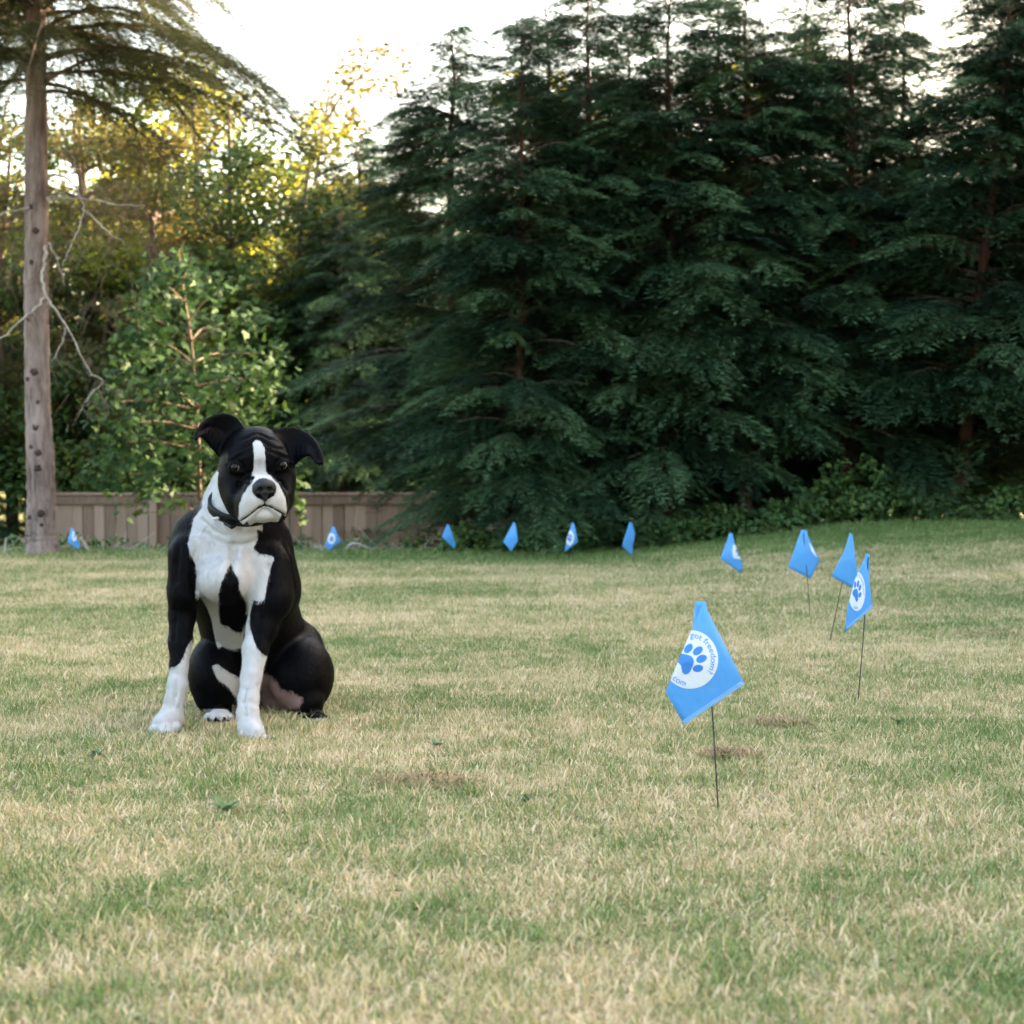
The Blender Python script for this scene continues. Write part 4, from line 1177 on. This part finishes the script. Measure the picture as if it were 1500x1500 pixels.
    hb = np.minimum(polyd(blaze, hx, hu), head_front)
    chin = np.minimum(polyd([(-20, -58), (20, -58), (25, -66), (20, -80), (-20, -84), (-27, -72)], hx, hu), hf - 60)
    is_head = (d < 4.56) & (hu > -92) & (hf > -62) & (np.abs(hx) < 120) & ((hu > 4) | ((hx > -59) & (hx < 64) & (hf > -26))) & ((hf > 8) | (hu > -62))
    # neck and chest
    chest = [(322, 690), (310, 697), (301, 718), (298, 726), (304, 738), (296, 742), (284, 758), (281, 772), (275, 795), (279, 812), (286, 824), (288, 840), (286, 874), (294, 873), (303, 888), (309, 903), (312, 920), (316, 938), (319, 948), (326, 945), (340, 950), (354, 947), (358, 925), (358, 900), (366, 884), (370, 876), (378, 880), (388, 877), (391, 855), (396, 832), (402, 815), (394, 812), (380, 809), (371, 801), (378, 788), (376, 776), (372, 764), (355, 735), (335, 705)]
    blackp = [(338, 823), (331, 836), (324, 852), (320, 868), (320, 895), (323, 913), (334, 916), (345, 924), (354, 925), (360, 905), (361, 885), (357, 874), (351, 862), (349, 845), (344, 838)]
    cv = np.minimum(polyd(chest, px, py), -polyd(blackp, px, py))
    cv = lim(cv, 4.2, 4.78)
    neck = lim(polyd([(322, 680), (300, 715), (296, 735), (300, 760), (385, 775), (380, 740), (345, 690)], px, py), 4.2, 4.62)
    # front legs: white below these lines
    lft = np.minimum(polyd([(200, 977), (243, 977), (252, 976), (262, 972), (268, 960), (274, 945), (281, 935), (300, 960), (300, 1100), (200, 1100)], px, py), (4.56 - d) * PXM)
    rgt = np.minimum(polyd([(340, 1110), (340, 985), (350, 930), (356, 905), (366, 878), (372, 876), (369, 886), (366, 898), (366, 915), (370, 930), (375, 945), (384, 956), (392, 960), (410, 975), (410, 1110)], px, py), (4.57 - d) * PXM)
    hind = np.maximum(lim(np.minimum(py - 1037, 1051 + 3 * np.sin(px * 0.55) - py), 4.2, 4.68), -50)
    hind = np.where((px > 296) & (px < 342), hind, -50)
    hindr = np.where((px > 436) & (px < 492) & (d < 4.74), py - 1051, -50)
    belly = lim(polyd([(310, 974), (318, 971), (334, 982), (354, 993), (354, 1030), (346, 1020), (334, 1004), (318, 992)], px, py), 4.6, 5.0)
    W = np.maximum.reduce([W, cv, neck, lft, rgt, hind, hindr, belly])
    W = np.where(is_head, np.maximum(np.maximum(hb, chin), np.where((hf < 12) & (hu < -10), neck, -50)), W)
    # bare pink skin of the groin
    pink = lim(polyd([(378, 985), (392, 984), (405, 995), (412, 1008), (430, 1012), (446, 1022), (440, 1034), (410, 1044), (385, 1042)], px, py), 4.55, 5.1)
    lipd = np.full(len(V), 1e9)
    for (a0, u0), (a1, u1) in zip(ml2[:-1] + [(0, -36)], ml2[1:] + [(0, -54)]):
        ex, ey = a1 - a0, u1 - u0; tt = np.clip(((hx - a0) * ex + (hu - u0) * ey) / (ex * ex + ey * ey), 0, 1)
        lipd = np.minimum(lipd, np.hypot(hx - a0 - tt * ex, hu - u0 - tt * ey))
    W = np.where(is_head & (hf > 40), np.minimum(W, (lipd - 1.2) * 1.6), W)
    W = np.where(is_head & (hf > 60), np.minimum(W, np.hypot((hx) / 1.15, hu + 30) - 15.0), W)     # dark rim round the nose
    lip = np.where(is_head, 3.0 - np.abs(hu + 70) - np.abs(hx - 4) * 0.3, -50)
    me = mesh_np('dog_body', V, Fq.astype(np.int32), None, None, True)
    for nm, val in (('white', W), ('pink', pink)):
        a = me.attributes.new(nm, 'FLOAT', 'POINT'); a.data.foreach_set('value', np.ascontiguousarray(np.clip(val, -40, 40), dtype=np.float32))
    # coat material
    k = NT('dog_coat')
    o = k.obj()
    v = k.mapped(o, (1, 1, 0.35))
    n1 = k.noise(420, 2, v); n2 = k.noise(120, 3, o)
    edge = k.math('ADD', k.attr('white'), k.math('ADD', k.math('MULTIPLY', k.math('SUBTRACT', n1, 0.5), 3.5), k.math('MULTIPLY', k.math('SUBTRACT', n2, 0.5), 2.5)))
    fac = k.math('ADD', k.math('MULTIPLY', edge, 0.6), 0.5, clamp=True)
    blk = k.mix(n2, (0.0013, 0.0013, 0.002), (0.003, 0.003, 0.0042))
    wht = k.mix(k.math('ADD', k.math('MULTIPLY', n1, 0.5), k.math('MULTIPLY', k.noise(38, 3, v), 0.5)), (0.33, 0.322, 0.335), (0.47, 0.46, 0.474))
    c = k.mix(fac, blk, wht)
    pf = k.math('ADD', k.math('MULTIPLY', k.math('ADD', k.attr('pink'), k.math('MULTIPLY', k.math('SUBTRACT', n2, 0.5), 8)), 0.22), 0.3, clamp=True)
    c = k.mix(k.math('MULTIPLY', pf, 0.8), c, (0.30, 0.19, 0.175))
    rough = k.math('ADD', k.math('MULTIPLY', fac, 0.25), 0.46)
    sh = k.bsdf(c, rough, k.math('ADD', k.math('MULTIPLY', fac, 0.10), 0.04), n1, 0.3, 0.003, 0.0)
    M['coat'] = k.done(sh); me.materials.append(M['coat'])
    base = np.array([P(345, 1070, 4.55)[0], 4.55, 0.003])
    t = thing('dog', 'black and white boxer puppy sitting on the lawn with folded ears and a dark collar', 'dog', base - [0, 0, 0.003])
    me.transform(__import__('mathutils').Matrix.Translation(tuple(-base)))
    body = link('body', me, t)
    # short fur: tiny flat hairs laid along the coat
    g = np.random.default_rng(5)
    Pq = V[Fq]; ctr = Pq.mean(1); nrm = np.cross(Pq[:, 2] - Pq[:, 0], Pq[:, 3] - Pq[:, 1]); ar = np.linalg.norm(nrm, axis=1) + 1e-12; nrm /= ar[:, None]
    N = 110000
    fi = g.choice(len(Fq), N, p=ar / ar.sum()); uv = g.uniform(0, 1, (N, 2))
    root = (Pq[fi, 0] * (1 - uv[:, :1]) + Pq[fi, 1] * uv[:, :1]) * (1 - uv[:, 1:]) + (Pq[fi, 3] * (1 - uv[:, :1]) + Pq[fi, 2] * uv[:, :1]) * uv[:, 1:]
    nn_ = nrm[fi]; hl2 = (root - HC) @ HB.T * PXM; onh = is_head[Fq[fi, 0]]
    far_ = (np.hypot(np.abs(hl2[:, 0]) - 34, hl2[:, 2] + 1) > 10) | (hl2[:, 1] < 30); far_ &= (np.hypot(hl2[:, 0], hl2[:, 2] + 34) > 19) | (hl2[:, 1] < 80)
    flow = np.where(onh[:, None], root - H(0, 110, -20), np.array([0.0, 0.35, -1.0])) + g.normal(0, 0.12, (N, 3)) * np.where(onh, 0.03, 1.0)[:, None]
    flow -= nn_ * np.sum(flow * nn_, 1, keepdims=True); flow /= np.linalg.norm(flow, axis=1, keepdims=True) + 1e-9
    ln = np.where(onh, g.uniform(0.003, 0.006, N), g.uniform(0.008, 0.015, N))[:, None]
    dirv = flow * 0.95 + nn_ * g.uniform(0.04, 0.30, (N, 1)); sdv = np.cross(nn_, flow); wd = g.uniform(0.0004, 0.0008, (N, 1))
    ok = far_
    HV = np.stack([root + sdv * wd - nn_ * 0.0004, root - sdv * wd - nn_ * 0.0004, root + dirv * ln], 1)[ok].reshape(-1, 3) - base
    fm = mesh_np('dog_fur', HV, np.arange(len(HV), dtype=np.int32).reshape(-1, 3), M['coat'], None, True)
    for nm, val in (('white', W), ('pink', pink)):
        a = fm.attributes.new(nm, 'FLOAT', 'POINT'); a.data.foreach_set('value', np.repeat(np.clip(val[Fq[fi]].mean(1)[ok], -40, 40), 3).astype(np.float32))
    hn = nn_[ok] + g.normal(0, 0.22, nn_[ok].shape); hn /= np.linalg.norm(hn, axis=1, keepdims=True)
    fm.normals_split_custom_set_from_vertices([tuple(v) for v in np.repeat(hn, 3, axis=0)])
    link('fur', fm, t, kind='stuff')
    # eyes
    M['eye'] = paint('eye_brown', (0.005, 0.0035, 0.003), 0.05, 0.17)
    M['sclera'] = paint('eye_white', (0.10, 0.09, 0.09), 0.15, 0.2)
    def ball(c, r, n=14, B=np.eye(3)):
        vv = []; ff = []
        for i in range(n + 1):
            for j in range(2 * n):
                a = math.pi * i / n; b = math.pi * j / n
                vv.append(np.asarray(c) + (np.array([math.sin(a) * math.cos(b), math.sin(a) * math.sin(b), math.cos(a)]) * r) @ B)
        for i in range(n):
            for j in range(2 * n): ff.append([i * 2 * n + j, (i + 1) * 2 * n + j, (i + 1) * 2 * n + (j + 1) % (2 * n), i * 2 * n + (j + 1) % (2 * n)])
        return np.array(vv), ff
    for s_ in (-1, 1):
        c0 = H(s_ * 34.3, 45.2, -1.5)
        vv, ff = ball(c0, hr(6.7, 6.7, 6.7), 14, HB)
        eo = link('eye', mesh_np('dog_eye_white', vv - base, ff, M['sclera'], smooth=True), t)
        gaze = np.array([-0.30, -1, 0.05]); gaze /= np.linalg.norm(gaze)
        vv, ff = ball(c0 + gaze * 1.2 / PXM, hr(6.35, 6.35, 6.35), 14, HB)
        link('iris', mesh_np('dog_eye_iris', vv - base, ff, M['eye'], smooth=True), eo)
    # nose leather
    kk = NT('nose_leather'); nn = kk.noise(600, 3, kk.obj())
    M['nose'] = kk.done(kk.bsdf((0.007, 0.007, 0.009), 0.45, 0.3, nn, 0.5, 0.002))
    c0 = H(0, 100, -32)
    N_ = Field(np.arange(c0[0] - 0.05, c0[0] + 0.05, 0.0012), np.arange(c0[1] - 0.05, c0[1] + 0.05, 0.0012), np.arange(c0[2] - 0.05, c0[2] + 0.05, 0.0012))
    an = lambda c, r, k=0.004, sub=False: N_.ell(H(c[0], c[1], c[2] + 3), hr(*r), HB, k, sub)
    an((0, 96, -27), (13, 9, 8.5), 0.004)
    for s_ in (-1, 1):
        an((s_ * 8.5, 95, -30), (8, 8, 8.5), 0.004); an((s_ * 10.5, 97, -35), (5, 5, 5), 0.003)
    an((0, 97, -36), (8, 7, 8), 0.005); an((0, 98, -44), (4, 4, 7), 0.004)
    for s_ in (-1, 1):
        an((s_ * 6.5, 105, -33), (3.8, 7, 3.8), 0.0025, True); N_.cone(H(s_ * 7, 104, -31), H(s_ * 14, 101, -33), 1.4 / PXM, 0.8 / PXM, 0.002, True)
    N_.cone(H(0, 107, -27), H(0, 104, -45), 0.8 / PXM, 0.8 / PXM, 0.002, True)
    vv, ff = N_.mesh(); link('nose', mesh_np('dog_nose', vv - base, ff.astype(np.int32), M['nose'], smooth=True), t)
    # collar: a band laid on the neck
    M['strap'] = paint('collar_strap', (0.004, 0.004, 0.005), 0.45, 0.18)
    M['metal'] = (lambda q: q.done(q.bsdf((0.55, 0.55, 0.56), 0.25, 0.8)))(NT('buckle_metal'))
    cc = P(367, 747, 4.51)
    ax = np.array([0.14, -0.58, 0.80]); ax /= np.linalg.norm(ax)
    e1 = np.cross(ax, [0, 1.0, 0]); e1 /= np.linalg.norm(e1); e2 = np.cross(ax, e1)
    n = 72; ring = []
    rs = np.linspace(0.02, 0.17, 160)
    rr = []
    for i in range(n):
        q = 2 * math.pi * i / n; dv = math.cos(q) * e1 + math.sin(q) * e2
        f = S.sample(cc + rs[:, None] * dv)
        j = np.argmax(f > 0); rr.append(min(rs[j] if f.max() > 0 else 0.105, 0.105))
    rr = np.array(rr); 
    for _ in range(3): rr = 0.25 * np.roll(rr, 1) + 0.5 * rr + 0.25 * np.roll(rr, -1)
    sec = [(-0.017, 0.001), (-0.016, 0.0055), (0.016, 0.0055), (0.017, 0.001), (0.016, -0.002), (-0.016, -0.002)]
    vv = []; ff = []
    for i in range(n):
        q = 2 * math.pi * i / n; dv = math.cos(q) * e1 + math.sin(q) * e2
        for (h, o_) in sec: vv.append(cc + dv * (rr[i] + o_ + 0.001) + ax * h)
        for k_ in range(6): ff.append([i * 6 + k_, ((i + 1) % n) * 6 + k_, ((i + 1) % n) * 6 + (k_ + 1) % 6, i * 6 + (k_ + 1) % 6])
    co_ = link('collar', mesh_np('dog_collar', np.array(vv) - base, ff, M['strap'], smooth=True), t)
    # hardware of the collar: find the ring direction nearest two photo places
    pr = np.array([proj(cc + (math.cos(2 * math.pi * i / n) * e1 + math.sin(2 * math.pi * i / n) * e2) * (rr[i] + 0.006)) for i in range(n)])
    dep = np.array([(cc + (math.cos(2 * math.pi * i / n) * e1 + math.sin(2 * math.pi * i / n) * e2) * rr[i])[1] for i in range(n)])
    def put(nm, tx, ty, hw, mat, par):
        i = int(np.argmin((pr[:, 0] - tx) ** 2 + (pr[:, 1] - ty) ** 2 + np.where(dep > cc[1], 1e6, 0)))
        q = 2 * math.pi * i / n; dv = math.cos(q) * e1 + math.sin(q) * e2; tg = np.cross(ax, dv)
        bv, bf = board_geo(hw[0] * 2, hw[1] * 2, hw[2] * 2)
        bv = bv - np.array([0, 0, hw[2]])
        w = cc + dv * (rr[i] + 0.005 + hw[2]) + bv[:, [0]] * tg + bv[:, [1]] * ax + bv[:, [2]] * dv
        return link(nm, mesh_np('dog_' + nm, w - base, bf, mat), par)
    put('receiver', 340, 772, (0.014, 0.012, 0.005), M['strap'], co_)
    put('buckle', 323, 752, (0.004, 0.011, 0.002), M['metal'], co_)
    # claws
    M['claw'] = paint('claw', (0.30, 0.24, 0.21), 0.4, 0.4)
    for (x, y, dd) in ((220, 1070, 4.395), (231, 1075, 4.37), (243, 1075, 4.375), (256, 1069, 4.405), (353, 1081, 4.335), (366, 1089, 4.31), (381, 1091, 4.305), (394, 1088, 4.32)):
        p = P(x, y, dd); p[2] = max(p[2], 0.006)
        link('claw', mesh_np('dog_claw', *(lambda a, b: (a - base, b))(*tube([p + [0, 0.012, 0.006], p, p + [0, -0.008, -0.005]], [0.004, 0.0033, 0.001], 6)), M['claw'], smooth=True), t)
dog()
